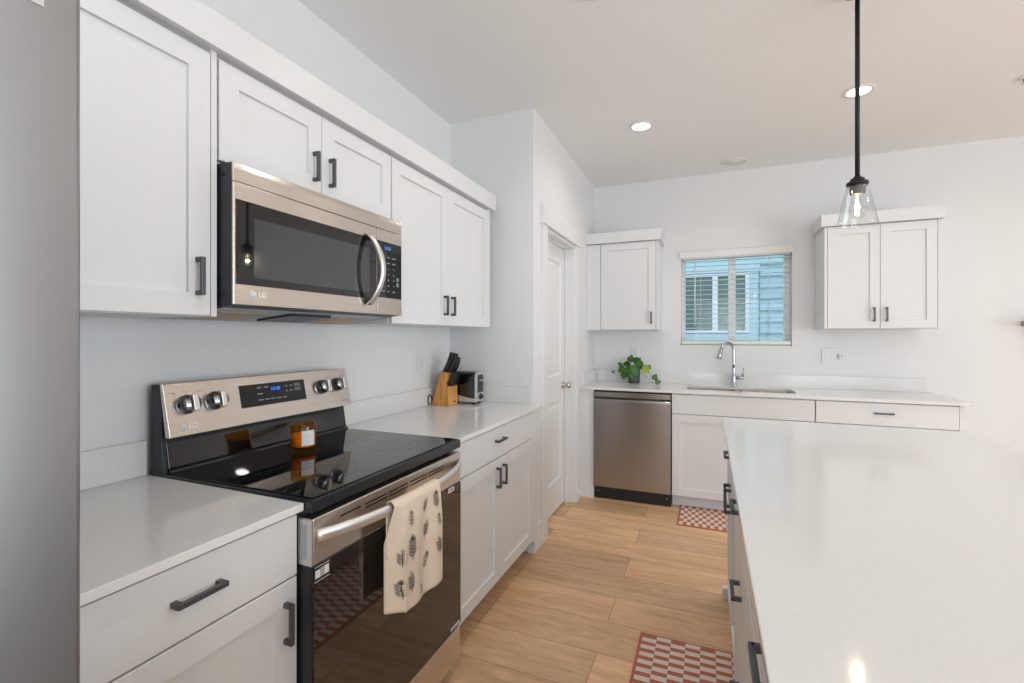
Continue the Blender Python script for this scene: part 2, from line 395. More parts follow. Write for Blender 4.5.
# unseen right and back walls; their openings are added to admit the fill lamps
g = G(); y0, y1 = -1.5, 1.9
g.box(XR, XR+.15, YB, y0, 0, H); g.box(XR, XR+.15, y1, YF, 0, H); g.box(XR, XR+.15, y0, y1, 2.3, H); g.box(XR, XR+.15, y0, y1, 0, .2)
g.put('wall_right', M['wall'], kind='structure')
g = G(); g.box(-.15, 1.2, YB-.15, YB, 0, H); g.box(4.6, XR+.15, YB-.15, YB, 0, H); g.box(1.2, 4.6, YB-.15, YB, 2.3, H); g.box(1.2, 4.6, YB-.15, YB, 0, .2)
g.put('wall_back', M['wall'], kind='structure')
for nm, ax in (('added_window_2', 0), ('added_window_3', 1)):  # unseen window frames added around the fill-lamp openings
    g = G()
    for k in range(3):
        if ax == 0:
            yy = -1.5+k*1.67; g.box(XR+.03, XR+.09, yy, yy+.06, .2, 2.3, .003)
        else:
            xx = 1.2+k*1.67; g.box(xx, xx+.06, YB-.09, YB-.03, .2, 2.3, .003)
    for z in (.2, 2.24):
        if ax == 0: g.box(XR+.032, XR+.088, -1.5, 1.9, z, z+.06, .003)
        else: g.box(1.2, 4.6, YB-.088, YB-.032, z, z+.06, .003)
    g.put(nm, M['vinyl'], kind='structure')

# pantry door, casing, baseboards
trim = G()
x0, x1 = XP, XP+.018
trim.box(x0, x1, DY0-.095, DY0-.004, 0, DZ+.012, .002); trim.box(x0, x1, DY1+.004, DY1+.092, 0, DZ+.012, .002)
trim.box(x0, x1+.010, DY0-.107, DY1+.104, DZ+.012, DZ+.142, .002)
jx = XP-.115
trim.box(jx, XP+.003, DY0-.006, DY0+.012, 0, DZ, .001); trim.box(jx, XP+.003, DY1-.012, DY1+.006, 0, DZ, .001)
trim.box(jx, XP+.003, DY0+.012, DY1-.012, DZ-.012, DZ+.006, .001)
trim.box(XP-.072, XP-.055, DY0+.012, DY0+.024, 0, DZ-.012, .001); trim.box(XP-.072, XP-.055, DY1-.024, DY1-.012, 0, DZ-.012, .001)
trim.box(XP-.072, XP-.055, DY0+.012, DY1-.012, DZ-.024, DZ-.012, .001)
trim.put('trim_1', M['trim'], kind='structure', label='white flat casing with a taller head board around the pantry door')
d1 = thing('door_1', 'white two-panel pantry door with a round nickel knob', 'door', (XP-.09, DY0, 0), kind='structure')
def panel_door(xf, y0, y1, z0, z1, panels, th=.035):
    g = G(); b = bmesh.new()
    ys = sorted({y0, y1, panels[0][0], panels[0][1]}); zs = sorted({z0, z1} | {p[2] for p in panels} | {p[3] for p in panels})
    gv = {}
    def V(x, y, z):
        k = (round(x, 5), round(y, 5), round(z, 5))
        if k not in gv: gv[k] = b.verts.new(k)
        return gv[k]
    for i in range(len(ys)-1):
        for j in range(len(zs)-1):
            a, bb, c, d = ys[i], ys[i+1], zs[j], zs[j+1]
            if any(abs(a-p[0]) < 1e-6 and abs(c-p[2]) < 1e-6 for p in panels):
                R = [(a, c), (bb, c), (bb, d), (a, d)]; prev = [V(xf, *q) for q in R]
                for inset, dx in ((.012, -.010), (.030, -.010), (.045, -.003)):
                    S2 = [(a+inset, c+inset), (bb-inset, c+inset), (bb-inset, d-inset), (a+inset, d-inset)]
                    cur = [V(xf+dx, *q) for q in S2]
                    for q in range(4): b.faces.new((prev[q], prev[(q+1) % 4], cur[(q+1) % 4], cur[q]))
                    prev = cur
                b.faces.new(prev)
            else: b.faces.new([V(xf, a, c), V(xf, bb, c), V(xf, bb, d), V(xf, a, d)])
    P = [(y0, z0), (y1, z0), (y1, z1), (y0, z1)]
    bk = [b.verts.new((xf-th, *q)) for q in P]; b.faces.new(bk)
    f4 = [b.verts.new((xf, *q)) for q in P]
    for q in range(4): b.faces.new((bk[q], bk[(q+1) % 4], f4[(q+1) % 4], f4[q]))
    bmesh.ops.recalc_face_normals(b, faces=b.faces[:]); g._merge(b); return g
pd = panel_door(XP-.074, DY0+.014, DY1-.014, .012, DZ-.014, [(DY0+.12, DY1-.12, .235, .835), (DY0+.12, DY1-.12, 1.03, 1.90)]).put('door_slab', M['trim'], d1)
kb = (XP-.074, DY1-.08, .947)
G().lathe([(0, 0), (.031, 0), (.032, .004), (.026, .009), (.011, .012), (.010, .030), (.018, .036), (.026, .046), (.027, .056), (.020, .066), (0, .069)], kb, (1, 0, 0), 28).put('knob', M['nickel'], pd)
g = G()
def base(g, x0, x1, y0, y1, hh=.158):
    g.box(x0, x1, y0, y1, 0, hh, .003)
base(g, XP, XP+.013, YP-.002, DY0-.095); base(g, XP-.03, XP+.012, YP-.016, YP-.003, .04)
base(g, XP, XP+.013, DY1+.092, 3.84, .04)
g.put('baseboard_pantry', M['trim'], kind='structure')
g = G(); base(g, 3.08, XR, YF-.013, YF); base(g, XR-.013, XR, -3.5, -1.5); g.put('baseboard_far', M['trim'], kind='structure')

# kitchen window
wn = thing('window_1', 'white sliding window over the sink looking onto blue siding', 'window', ((WX0+WX1)/2, YF, WZ0), kind='structure')
g = G(); fy0, fy1 = YF+.085, YF+.145; fw = .032
g.box(WX0, WX0+fw, fy0, fy1, WZ0, WZ1, .002); g.box(WX1-fw-.012, WX1, fy0, fy1, WZ0, WZ1, .002)
g.box(WX0+fw, WX1-fw-.012, fy0, fy1, WZ0, WZ0+fw, .002); g.box(WX0+fw, WX1-fw-.012, fy0, fy1, WZ1-fw, WZ1, .002)
g.box(1.744, 1.800, fy0-.008, fy1, WZ0+fw, WZ1-fw, .002)
wf = g.put('window_frame', M['vinyl'], wn)
G().box(WX0+fw, 1.744, YF+.118, YF+.122, WZ0+fw, WZ1-fw).put('window_pane', M['pane'], wn)
G().box(1.800, WX1-fw-.012, YF+.110, YF+.114, WZ0+fw, WZ1-fw).put('window_pane', M['pane'], wn)
G().box(WX0+.001, WX1-.001, YF+.002, fy0, WZ0, WZ0+.012, .002).put('window_sill', M['trim'], wn)

bl = thing('window_blind', 'white horizontal slat blind hanging open in the kitchen window', 'blind', ((WX0+WX1)/2, YF+.03, WZ1))
G().box(WX0-.012, WX1+.006, YF-.022, YF-.008, WZ1-.035, WZ1+.022, .003).put('valance', M['slat'], bl)
g = G(); g.box(WX0+.006, WX1-.008, YF-.006, YF+.05, WZ1-.045, WZ1-.003, .002); g.put('headrail', M['slat'], bl)
g = G(); ns = 17
for i in range(ns):
    z = 1.318+i*(1.985-1.318)/(ns-1); b = bmesh.new()
    pts = [(YF+.002, z+.001), (YF+.026, z+.0035), (YF+.050, z+.001), (YF+.050, z-.0015), (YF+.026, z+.001), (YF+.002, z-.0015)]
    g.prism(pts, 0, WX0+.008, WX1-.008)
g.put('slats', M['slat'], bl)
G().box(WX0+.006, WX1-.006, YF+.001, YF+.050, 1.262, 1.292, .004).put('bottom_rail', M['slat'], bl)
for x in (1.52, 2.05):
    g = G()
    for yy in (YF+.000, YF+.052): g.tube([(x, yy, 1.28), (x, yy, 2.01)], .0011, 6)
    g.put('lift_cord', M['slat'], bl)
G().tube([(1.475, YF-.010, 2.00), (1.475, YF-.012, 1.42)], .005, 8).put('tilt_wand', M['slat'], bl)

# neighbouring house outside
nb = thing('neighboring_house', 'blue lap-sided house wall with a white framed window seen outside', 'house', (1.7, 7.1, 0))
g = G(); z = -.3; lap = .152
NX0, NX1, NZ0, NZ1 = 1.235, 2.085, 1.375, 2.185
while z < 5.0:
    for (a, c) in ([(-3, 7)] if (z+lap < NZ0-.05 or z > NZ1+.2) else [(-3, NX0-.1), (NX1+.13, 7)]):
        g.prism([(7.022, z), (7.06, z), (7.06, z+lap+.01), (7.052, z+lap+.01)], 0, a, c)
    z += lap
g.box(NX0-.1, NX1+.13, 7.056, 7.06, NZ0-.2, NZ1+.4)
g.put('siding', M['siding'], nb)
g = G(); g.box(NX0-.11, NX0, 7.01, 7.06, NZ0-.02, NZ1+.01, .002); g.box(NX1, NX1+.11, 7.01, 7.06, NZ0-.10, NZ1+.01, .002)
g.box(NX0-.13, NX1+.13, 7.0, 7.06, NZ1+.01, NZ1+.145, .002); g.box(NX0-.11, NX1, 7.01, 7.06, NZ0-.10, NZ0-.01, .002)
g.put('window_trim', M['sidingtrim'], nb)
g = G(); q = .045
g.box(NX0, NX0+q, 7.0, 7.055, NZ0, NZ1, .002); g.box(NX1-q, NX1, 7.0, 7.055, NZ0, NZ1, .002); g.box(NX0+q, NX1-q, 7.001, 7.055, NZ0, NZ0+q-.01, .002); g.box(NX0+q, NX1-q, 7.001, 7.055, NZ1-q+.01, NZ1, .002)
g.box(1.632, 1.702, 7.002, 7.055, NZ0+q-.01, NZ1-q+.01, .002)
nw = g.put('window', M['nwin'], nb)
G().box(NX0+.03, NX1-.03, 7.025, 7.03, NZ0+.03, NZ1-.03).put('window_pane', M['nglass'], nw)
g = G()
z = NZ0+.05
while z < NZ1-.05:
    g.box(NX0+.05, 1.628, 7.018, 7.024, z, z+.030); z += .052
g.put('window_screen_slats', M['nblind'], nw)
G().box(-4, 10, YF+.16, 9, -.15, -.05).put('ground', M['ground'], kind='structure')

# ------------------------------------------------------------------ left run: base cabinets
FX = .63           # door front plane
def base_cab(label, y0, y1, loc_y, seams, dtop=.885):
    t = thing('base_cabinet', label, 'cabinet', (.31, (y0+y1)/2, 0))
    g = G(); g.box(.003, FX-.021, y0, y1, .115, .893, .001); g.put('carcass', M['carc'], t)
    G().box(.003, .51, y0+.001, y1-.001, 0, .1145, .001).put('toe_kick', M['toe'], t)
    return t
ca = base_cab('white lower cabinet between refrigerator and range, one drawer over one door', .36, .884, 0, None)
drawer('x+', FX, .364, .880, .735, .884, .629, .814, ca)
door('x+', FX, .364, .880, .128, .730, 1, .632, ca)
cb = base_cab('white lower cabinet right of the range, wide drawer over two doors', 1.652, 2.700, 0, None)
drawer('x+', FX, 1.656, 2.590, .735, .884, 2.115, .822, cb)
door('x+', FX, 1.656, 2.121, .128, .730, 1, .642, cb)
door('x+', FX, 2.124, 2.590, .128, .730, -1, .642, cb)
G().box(FX-.021, FX-.004, 2.594, 2.700, .115, .893, .001).put('filler_strip', M['cab'], cb)

def top(label, name, slab, splash, loc):
    t = thing('countertop', label, 'countertop', loc)
    G().box(*slab, .002).put('slab', M['quartz'], t)
    for s in splash: G().box(*s, .0015).put('backsplash', M['quartz'], t)
    return t
top('short white quartz worktop between refrigerator and range', '', (.002, .648, .345, .885, .894, .914), [(.002, .022, .345, .882, .9141, 1.017)], (.32, .61, .894))
top('white quartz worktop holding the knife block and toaster', '', (.002, .648, 1.6515, 2.712, .894, .914), [(.002, .022, 1.6515, 2.69, .9141, 1.017), (.0225, .585, 2.692, 2.712, .9141, 1.017)], (.32, 2.18, .894))

# uppers
UX = .345
def upper(label, y0, y1, z0, z1):
    t = thing('wall_cabinet', label, 'cabinet', (.17, (y0+y1)/2, z0))
    G().box(.003, UX-.021, y0, y1, z0, z1, .001).put('carcass', M['carc'], t); return t
UT = 2.100
u1 = upper('tall white upper cabinet beside the refrigerator, single door', .345, .874, 1.385, 2.19)
door('x+', UX, .349, .855, 1.387, UT-.006, 1, 1.489, u1)
G().box(UX-.021, UX-.002, .858, .874, 1.385, 2.11, .001).put('face_frame', M['cab'], u1)
u2 = upper('short white two-door upper cabinet above the microwave', .878, 1.637, 1.812, 2.19)
door('x+', UX, .880, 1.2495, 1.816, UT-.006, 1, 1.907, u2)
door('x+', UX, 1.2520, 1.635, 1.816, UT-.006, -1, 1.907, u2)
u3 = upper('tall white two-door upper cabinet between microwave and pantry wall', 1.640, 2.620, 1.385, 2.19)
door('x+', UX, 1.643, 2.1045, 1.387, UT-.006, 1, 1.487, u3)
door('x+', UX, 2.107, 2.585, 1.387, UT-.006, -1, 1.487, u3)
G().box(UX-.021, UX-.004, 2.588, 2.620, 1.385, 2.11, .001).put('face_frame', M['cab'], u3)
G().box(UX-.024, .370, -.62, 2.645, 2.106, 2.2, .0015).put('crown_board', M['cab'], loc=(.36, 1, 2.106), label='long flat white crown board running across the left upper cabinets', cat='moulding')
uf = upper('white cabinet above the refrigerator', -.6, .341, 1.86, 2.19)
door('x+', UX, -.59, -.13, 1.87, UT-.006, 1, 1.95, uf); door('x+', UX, -.127, .335, 1.87, UT-.006, -1, 1.95, uf)

# refrigerator
rf = thing('refrigerator', 'stainless steel refrigerator at the left edge of the picture', 'refrigerator', (.42, -.13, 0))
G().box(.03, .78, -.58, .338, .02, 1.80, .006).put('body', M['navy'], rf)
g = G(); g.box(.785, .853, -.12, .338, .72, 1.815, .006, seg=3); dr = g.put('door', M['steelv'], rf)
g = G(); g.box(.785, .853, -.582, -.126, .72, 1.815, .006, seg=3); dl = g.put('door', M['steelv'], rf)
g = G(); g.box(.785, .853, -.582, .336, .06, .714, .006, seg=3); fz = g.put('freezer_drawer', M['steelv'], rf)
for yy, pr in ((-.08, dr), (-.166, dl)):
    g = G(); g.tube([(.853, yy, 1.60), (.90, yy, 1.585), (.905, yy, 1.3), (.90, yy, .985), (.853, yy, .97)], .011, 10); g.put('bar_handle', M['steelp'], pr)
g = G(); g.tube([(.853, -.40, .64), (.90, -.38, .64), (.905, -.12, .64), (.90, .14, .64), (.853, .16, .64)], .011, 10); g.put('bar_handle', M['steelp'], fz)
g = G(); g.box(.853, .8545, .283, .301, 1.723, 1.765, .0007); g.put('badge', M['silver'], dr)
g = G(); g.box(.05, .70, -.57, .325, 0, .02); g.put('plinth', M['black'], rf)

# ------------------------------------------------------------------ range
R0, R1 = .888, 1.648
rg = thing('range', 'stainless electric range with black glass top and back control panel', 'stove', (.33, 1.268, 0))
G().box(.03, .622, R0, R1, .05, .885, .002).put('body', M['navy'], rg)
for x in (.08, .60):
    for y in (R0+.05, R1-.05): G().lathe([(0, 0), (.018, 0), (.018, .008), (.01, .012), (.01, .05)], (x, y, 0), seg=12).put('foot', M['black'], rg)
g = G(); g.box(.030, .672, R0-.001, R1+.001, .888, .921, .004, seg=3); ct = g.put('cooktop_frame', M['enam'], rg)
g = G(); g.box(.098, .662, R0+.010, R1-.010, .9205, .9245, .0015); gl = g.put('cooktop_glass', M['blackg'], rg)
for (bx, by, br) in ((.50, 1.09, .105), (.50, 1.45, .09), (.24, 1.07, .075), (.24, 1.47, .105)):
    g = G()
    for rr in (br, br*.62): g.lathe([(rr, 0), (rr+.0012, 0), (rr+.0012, .0002), (rr, .0002)], (bx, by, .92455), seg=48, closed=True)
    g.put('burner_ring', M['inkl'], gl)
# backguard
pz = lambda z: .084+.036*(1.188-z)/.158
g = G(); g.prism([(.030, .92), (.092, .92), (.079, 1.012), (.079, 1.03), (.082, 1.186), (.030, 1.186)], 1, R0, R1, .002); bg = g.put('backguard', M['navy'], rg)
g = G(); g.prism([(.0925, .931), (.0965, .931), (.0825, 1.012), (.0785, 1.012)], 1, R0+.012, R1-.004, .001); g.put('backguard_glass', M['blackg'], bg)
G().prism([(.0925, .924), (.112, .924), (.110, .932), (.098, .936), (.0925, .936)], 1, R0+.01, R1-.01, .001).put('rear_lip', M['enam'], bg)
th = .012
g = G(); g.prism([(.084, 1.189), (.0935-.022, 1.189), (.1205-.022, 1.029), (.1205, 1.029)], 1, R0-.001, R1+.001, .002, seg=2); pn = g.put('control_panel', M['steelh'], rg)
nU = Vector((0, 1, 0)); nV = Vector((-.036, 0, .158)).normalized(); nN = Vector((.158, 0, .036)).normalized()
def on(y, z, off=0): p = Vector((pz(z), y, z)); return p + nN*off
g = G(); b = bmesh.new()
def slabq(g, y0, y1, z0, z1, off0, off1, m=None):
    b = bmesh.new(); A = [b.verts.new(on(y, z, off0)) for y, z in ((y0, z0), (y1, z0), (y1, z1), (y0, z1))]
    Bq = [b.verts.new(on(y, z, off1)) for y, z in ((y0, z0), (y1, z0), (y1, z1), (y0, z1))]
    b.faces.new(A); b.faces.new(Bq)
    for i in range(4): b.faces.new((A[i], A[(i+1) % 4], Bq[(i+1) % 4], Bq[i]))
    bmesh.ops.recalc_face_normals(b, faces=b.faces[:]); g._merge(b, m)
g = G(); slabq(g, 1.128, 1.409, 1.083, 1.160, -.001, .0012); ds = g.put('display', mat('display_glass', (.010, .010, .012), .12, spec=.4), pn)
G().text('10:58', .019, on(1.272, 1.137, .0016), nU, nV, nN, align='CENTER', bold=.0001).put('clock_digits', M['blue'], ds)
g = G()
for y, z, t in ((1.205, 1.146, 'BAKE'), (1.235, 1.146, 'BROIL'), (1.205, 1.124, 'CLEAN'), (1.206, 1.103, 'WARM'), (1.232, 1.103, 'OVEN'), (1.257, 1.103, 'LIGHT'), (1.282, 1.102, 'CONV'), (1.308, 1.102, 'TIMER'),
                (1.322, 1.142, 'ON'), (1.343, 1.142, 'OFF'), (1.322, 1.124, 'SET'), (1.343, 1.124, 'LOCK')):
    g.text(t, .0068, on(y, z, .0015), nU, nV, nN, align='CENTER')
g.put('key_legends', M['inkw'], ds)
g = G()
for zz in (1.143, 1.127): slabq(g, 1.358, 1.388, zz-.006, zz+.006, .001, .0016)
g.put('start_keys', mat('panel_key', (.16, .17, .18), .4), ds)
g = G()
g.text('LG', .023, on(.945, 1.055, .0006), nU, nV, nN, align='LEFT', bold=.0004)
pc = on(.927, 1.0545, 0); g.lathe([(0, 0), (.0105, 0), (.0105, .0012), (0, .0012)], pc, nN, 24)
lg = g.put('logo', mat('logo_silver', (.95, .95, .93), .5), pn)
def lgface(g, pc, N, U, V, r):
    # the round emblem: a ring stroke, an L-shaped nose and one dot
    N, U, V = Vector(N), Vector(U), Vector(V); pc = Vector(pc)+N*.0014
    pts = [pc+U*r*.72*math.cos(a)+V*r*.72*math.sin(a) for a in [math.radians(d) for d in range(60, 361, 15)]]
    pts.append(pc+U*r*.25)
    g.tube(pts, r*.07, 5)
    g.tube([pc+V*r*.38, pc-V*r*.36, pc-V*r*.36+U*r*.25], r*.07, 5)
    g.lathe([(0, 0), (r*.12, 0), (r*.12, .0004), (0, .0004)], pc-U*r*.34+V*r*.3, N, 10)
g = G(); lgface(g, pc, nN, nU, nV, .0105); g.put('emblem_lines', M['grey'], lg)
g = G()
for y in (.905, .945, .987, 1.036, 1.075, 1.46, 1.493, 1.535, 1.579, 1.617):
    g.text('.', .02, on(y, 1.166, .0006), nU, nV, nN, align='CENTER')
for y in (.915, .994, 1.538, 1.61):
    g.text('oo', .008, on(y, 1.158, .0006), nU, nV, nN, align='CENTER')
g.text('CONVECTION', .0045, on(1.612, 1.052, .0006), nU, nV, nN, align='CENTER')
g.put('panel_print', M['ink'], pn)
for y, z in ((.950, 1.121), (1.040, 1.122), (1.497, 1.121), (1.583, 1.123)):
    c = on(y, z, 0)
    g = G(); g.lathe([(0, 0), (.030, 0), (.030, .003), (.0285, .005), (.0275, .007), (.0265, .030), (.0245, .033), (0, .0345)], c, nN, 36)
    kn = g.put('knob', mat('knob_metal', (.36, .37, .39), .16, metal=1), rg)
    g = G(); g.lathe([(.0262, .012), (.0275, .012), (.0270, .026), (.0258, .026)], c, nN, 36, closed=True); g.put('knob_ring', M['blackg'], kn)
    g = G(); b = bmesh.new(); bmesh.ops.create_cube(b, size=1)
    for v in b.verts:
        v.co = c + nN*(.036+v.co.z*.022) + nU*(v.co.x*.017) + nV*(v.co.y*.050)
    bmesh.ops.bevel(b, geom=b.edges[:], offset=.002, segments=2, profile=.5, affect='EDGES'); g._merge(b)
    g.put('knob_grip', M['steelp'], kn)
# oven door
g = G(); g.box(.6235, .672, R0+.002, R1-.002, .192, .874, .004); od = g.put('oven_door', M['steelh'], rg)
g = G(); g.box(.6721, .6745, R0+.003, R1-.003, .196, .757, .001); gw = g.put('door_glass', M['oveng'], od)
g = G(); g.box(.6245, .671, R0-.0005, R0+.0018, .196, .752); g.put('door_side_panel', M['black'], od)
g = G()
slots = [(.985, 1.065), (1.085, 1.185), (1.195, 1.295), (1.305, 1.405), (1.415, 1.515)]
for i, (a, b_) in enumerate(slots):
    g.box(.6715, .6725, a, b_, .846, .8505); 
    if i: g.box(.6715, .6725, a, b_, .835, .8395)
g.put('vent_slots', M['black'], od)
# arched flat handle
def arch(u): return .674+.066*math.sin(math.pi*u)**.55 if 0 < u < 1 else .674
g = G(); b = bmesh.new(); N_ = 40; prev = None; hy0, hy1 = R0+.012, R1-.012
for i in range(N_+1):
    u = i/N_; y = hy0+(hy1-hy0)*u; xo = .674+.060*(1-abs(2*u-1)**2.6); dx = .010
    hh = .0165; HZ = .829
    ring = [b.verts.new((xo+dxx, y, HZ+dz)) for dxx, dz in ((0, -hh), (dx*.8, -hh*.8), (dx, 0), (dx*.8, hh*.8), (0, hh), (-.003, hh*.6), (-.003, -hh*.6))]
    if prev:
        for k in range(7): b.faces.new((prev[k], prev[(k+1) % 7], ring[(k+1) % 7], ring[k]))
    else: b.faces.new(ring)
    prev = ring
b.faces.new(prev); bmesh.ops.recalc_face_normals(b, faces=b.faces[:])
for f in b.faces: f.smooth = True
g._merge(b); g.put('door_handle', mat('brushed_handle', (.80, .78, .77), .38, metal=.9), od)
# stickers on the door
g = G(); g.box(.6746, .6750, .892, .945, .712, .752); st = g.put('sticker', M['black'], od, label='black and white sticker on the oven glass')
g = G(); g.box(.6751, .6753, .895, .912, .722, .742); g.box(.6751, .6753, .925, .941, .722, .744)
for k in range(7): g.box(.6751, .6753, .9135+k*.0015, .9142+k*.0015, .722, .744)
g.box(.6751, .6753, .893, .944, .713, .7145); g.box(.6751, .6753, .893, .944, .7495, .751); g.put('sticker_print', M['white'], st)
g = G(); g.box(.6746, .6750, 1.548, 1.592, .735, .752); st = g.put('sticker', M['white'], od, label='small white sticker on the oven glass')
g = G()
for k in range(3): g.box(.6751, .6753, 1.560+k*.009, 1.565+k*.009, .739, .748)
g.put('sticker_print', M['black'], st)
g = G(); g.box(.6746, .679, 1.560, 1.630, .204, .214, .002); g.put('hinge_clip', M['silver'], od)
# embossed silver strip on the door's left end
g = G(); g.box(.626, .670, R0-.001, R0+.002, .756, .871, .001); es = g.put('end_strip', M['silver'], od)
g = G(); g.box(.640, .656, R0-.002, R0-.001, .772, .858, .0004); g.put('embossed_plate', M['grey'], es)
g = G(); g.box(.6235, .672, R0+.002, R1-.002, .055, .184, .004); g.put('storage_drawer', M['steelh'], rg)

# ------------------------------------------------------------------ towel, candle
def bar_x(y): u = (y-hy0)/(hy1-hy0); return .674+.060*(1-abs(2*u-1)**2.6)
TY0, TY1 = 1.118, 1.356
def tow(u, v):
    """u across (0 left .. 1 right), v along: 0 back hem, over the bar, 1 front hem"""
    y = TY0+(TY1-TY0)*u; bx = bar_x(y)
    zt = .829+.0185
    back = .16; tot = back+.045+.322
    s = v*tot
    if s < back: x = bx-.008; z = zt-.004-(back-s)
    elif s < back+.045:
        a = (s-back)/.045*math.pi; x = bx+.0045-.0125*math.cos(a); z = zt-.004+.008*math.sin(a)
    else:
        d = (s-back-.045); x = bx+.0175+.02*min(d, .1)/.1*0; z = zt-.004-d
        k = min(1, d/.12)
        x += k*(.007*math.sin(u*7.2+.4)+.004*math.sin(u*15+1))+.004
        if u < .17: x -= k*.045*((.17-u)/.17)**.7; y += k*.006
        z += -.012*math.sin(u*3.0)*k*(d/.33)
        y += k*.012*(u-.5)
    return (x, y, z)
twl = G()
twl.grid(tow, 48, 60, M['towel'], thick=-.0018)
def sprig(u0, v0, sc, ang, kind):
    """little printed flower: thin strips laid a hair in front of the cloth"""
    def P(a, b_):
        c, s_ = math.cos(ang), math.sin(ang)
        uu = u0+(a*c-b_*s_)*sc/(TY1-TY0); vv = v0-(a*s_+b_*c)*sc/.54
        uu = min(max(uu, .0), 1); vv = min(max(vv, .42), .99)
        e = .01; p = Vector(tow(uu, vv)); pu = Vector(tow(min(uu+e, 1), vv))-Vector(tow(max(uu-e, 0), vv)); pv = Vector(tow(uu, min(vv+e, 1)))-Vector(tow(uu, vv-e))
        n = pu.cross(pv); n.normalize()
        if n.x < 0: n = -n
        return p+n*.0045
    def strip(pts, w):
        b = bmesh.new(); prev = None
        for i, (a, b_) in enumerate(pts):
            a2, b2 = pts[min(i+1, len(pts)-1)]; a1, b1 = pts[max(i-1, 0)]; dx, dy = a2-a1, b2-b1; L = math.hypot(dx, dy) or 1
            ww = w*(1 if 0 < i < len(pts)-1 else .4)
            cur = (b.verts.new(P(a-dy/L*ww, b_+dx/L*ww)), b.verts.new(P(a+dy/L*ww, b_-dx/L*ww)))
            if prev: b.faces.new((prev[0], prev[1], cur[1], cur[0]))
            prev = cur
        twl._merge(b, M['sprig'])
    strip([(0, -1), (.05, -.5), (-.02, 0), (.04, .4)], .045)
    nl = 3 if kind == 0 else 5
    for k in range(nl):
        yb = -.65+k*1.15/nl
        for sgn in (-1, 1):
            strip([(0, yb), (sgn*.20, yb+.10), (sgn*.42, yb+.34)], .05)
    if kind == 0:
        for k in range(6):
            a = k*math.pi/3; strip([(.04, .6), (.04+.14*math.cos(a), .6+.14*math.sin(a)), (.04+.27*math.cos(a), .6+.27*math.sin(a))], .06)
    elif kind == 1:
        for k in range(5):
            a = math.radians(30+k*30); strip([(.04, .4), (.04+.2*math.cos(a), .4+.25*math.sin(a)), (.04+.3*math.cos(a), .4+.5*math.sin(a))], .05)
    else:
        for k in range(4):
            yb = .3+k*.16; strip([(.04, yb), (-.1, yb+.1)], .07); strip([(.04, yb), (.18, yb+.1)], .07)
rows = [(.30, .50, .028, .15, 0), (.62, .475, .026, -.2, 2), (.86, .47, .034, .1, 1), (.32, .66, .042, .05, 1), (.66, .62, .030, -.15, 2), (.90, .60, .024, .2, 0),
        (.66, .80, .030, -.4, 0), (.90, .76, .032, .25, 2), (.30, .85, .036, .1, 2), (.15, .70, .028, 0, 2), (.14, .87, .032, .1, 1), (.55, .945, .020, .3, 0)]
for r in rows: sprig(*r)
twl.put('tea_towel', loc=(.735, 1.23, .86), label='cream tea towel with dark botanical sprigs draped over oven handle', cat='towel')

cx, cy, cz = .258, 1.252, .9247
cd = thing('candle', 'amber glass jar candle with white label on the black cooktop', 'candle', (cx, cy, cz))
r = .042
g = G(); g.lathe([(0, 0), (r-.003, 0), (r, .003), (r, .096), (r-.001, .098), (r-.003, .097), (r-.003, .022), (r-.006, .018), (0, .018)], (cx, cy, cz), seg=40)
g.put('glass_jar', M['amber'], cd)
G().lathe([(0, .0185), (r-.007, .0185), (r-.0035, .0225), (r-.0035, .062), (0, .062)], (cx, cy, cz), seg=40).put('wax', M['wax'], cd)
G().tube([(cx, cy, cz+.06), (cx+.001, cy, cz+.072)], .001, 6).put('wick', M['label'], cd)
g = G(); a0 = math.radians(-52); 
def lab(u, v): a = a0+u*math.radians(62); return (cx+(r+.0006)*math.cos(a), cy+(r+.0006)*math.sin(a), cz+.026+v*.052)
g.grid(lab, 12, 2); lb = g.put('label', M['label'], cd)
g = G()
for k, (h_, w_) in enumerate(((.060, .5), (.054, .62), (.040, .35))):
    def ln(u, v, h_=h_, w_=w_): a = a0+math.radians(31)+(u-.5)*w_*math.radians(55); return (cx+(r+.0009)*math.cos(a), cy+(r+.0009)*math.sin(a), cz+h_+v*.0012)
    g.grid(ln, 8, 1)
g.put('label_lines', M['inkw'], lb)

# ------------------------------------------------------------------ microwave
m0, m1 = .880, 1.634; MX = .40
mw = thing('microwave', 'over-the-range stainless microwave under the upper cabinets', 'microwave', (.2, 1.257, 1.39))
G().prism([(.004, 1.387), (.09, 1.387), (.345, 1.412), (.3915, 1.418), (.3915, 1.806), (.004, 1.806)], 1, m0+.0005, m1, .002).put('case', M['navy'], mw)
g = G(); g.prism([(.392, 1.7535), (.3995, 1.7535), (.3995, 1.790), (.397, 1.806), (.392, 1.806)], 1, m0, m1, .0015); g.put('top_vent_strip', M['steelh'], mw)
def rbox(g, y0, y1, z0, z1, r=.008, m=None):   # rounded vertical ends
    b = bmesh.new(); bmesh.ops.create_cube(b, size=1)
    for v in b.verts: v.co = Vector(((.373+MX)/2+v.co.x*(MX-.373), (y0+y1)/2+v.co.y*(y1-y0), (z0+z1)/2+v.co.z*(z1-z0)))
    g._merge(b, m)
DIV = 1.474
g = G(); g.box(.392, MX, m0, DIV-.0012, 1.418, 1.7515, .0018); dm = g.put('door', M['steelh'], mw)
g = G(); g.box(MX-.001, MX+.0012, m0+.006, DIV-.002, 1.474, 1.706, .0008); dg = g.put('door_glass', M['blackg'], dm)
g = G(); g.box(MX+.0012, MX+.0016, .942, 1.432, 1.496, 1.664); g.put('window_screen', M['mwglass'], dg)
g = G(); g.box(.392, MX, DIV+.0012, m1, 1.418, 1.7515, .0018); cpn = g.put('control_section', M['steelh'], mw)
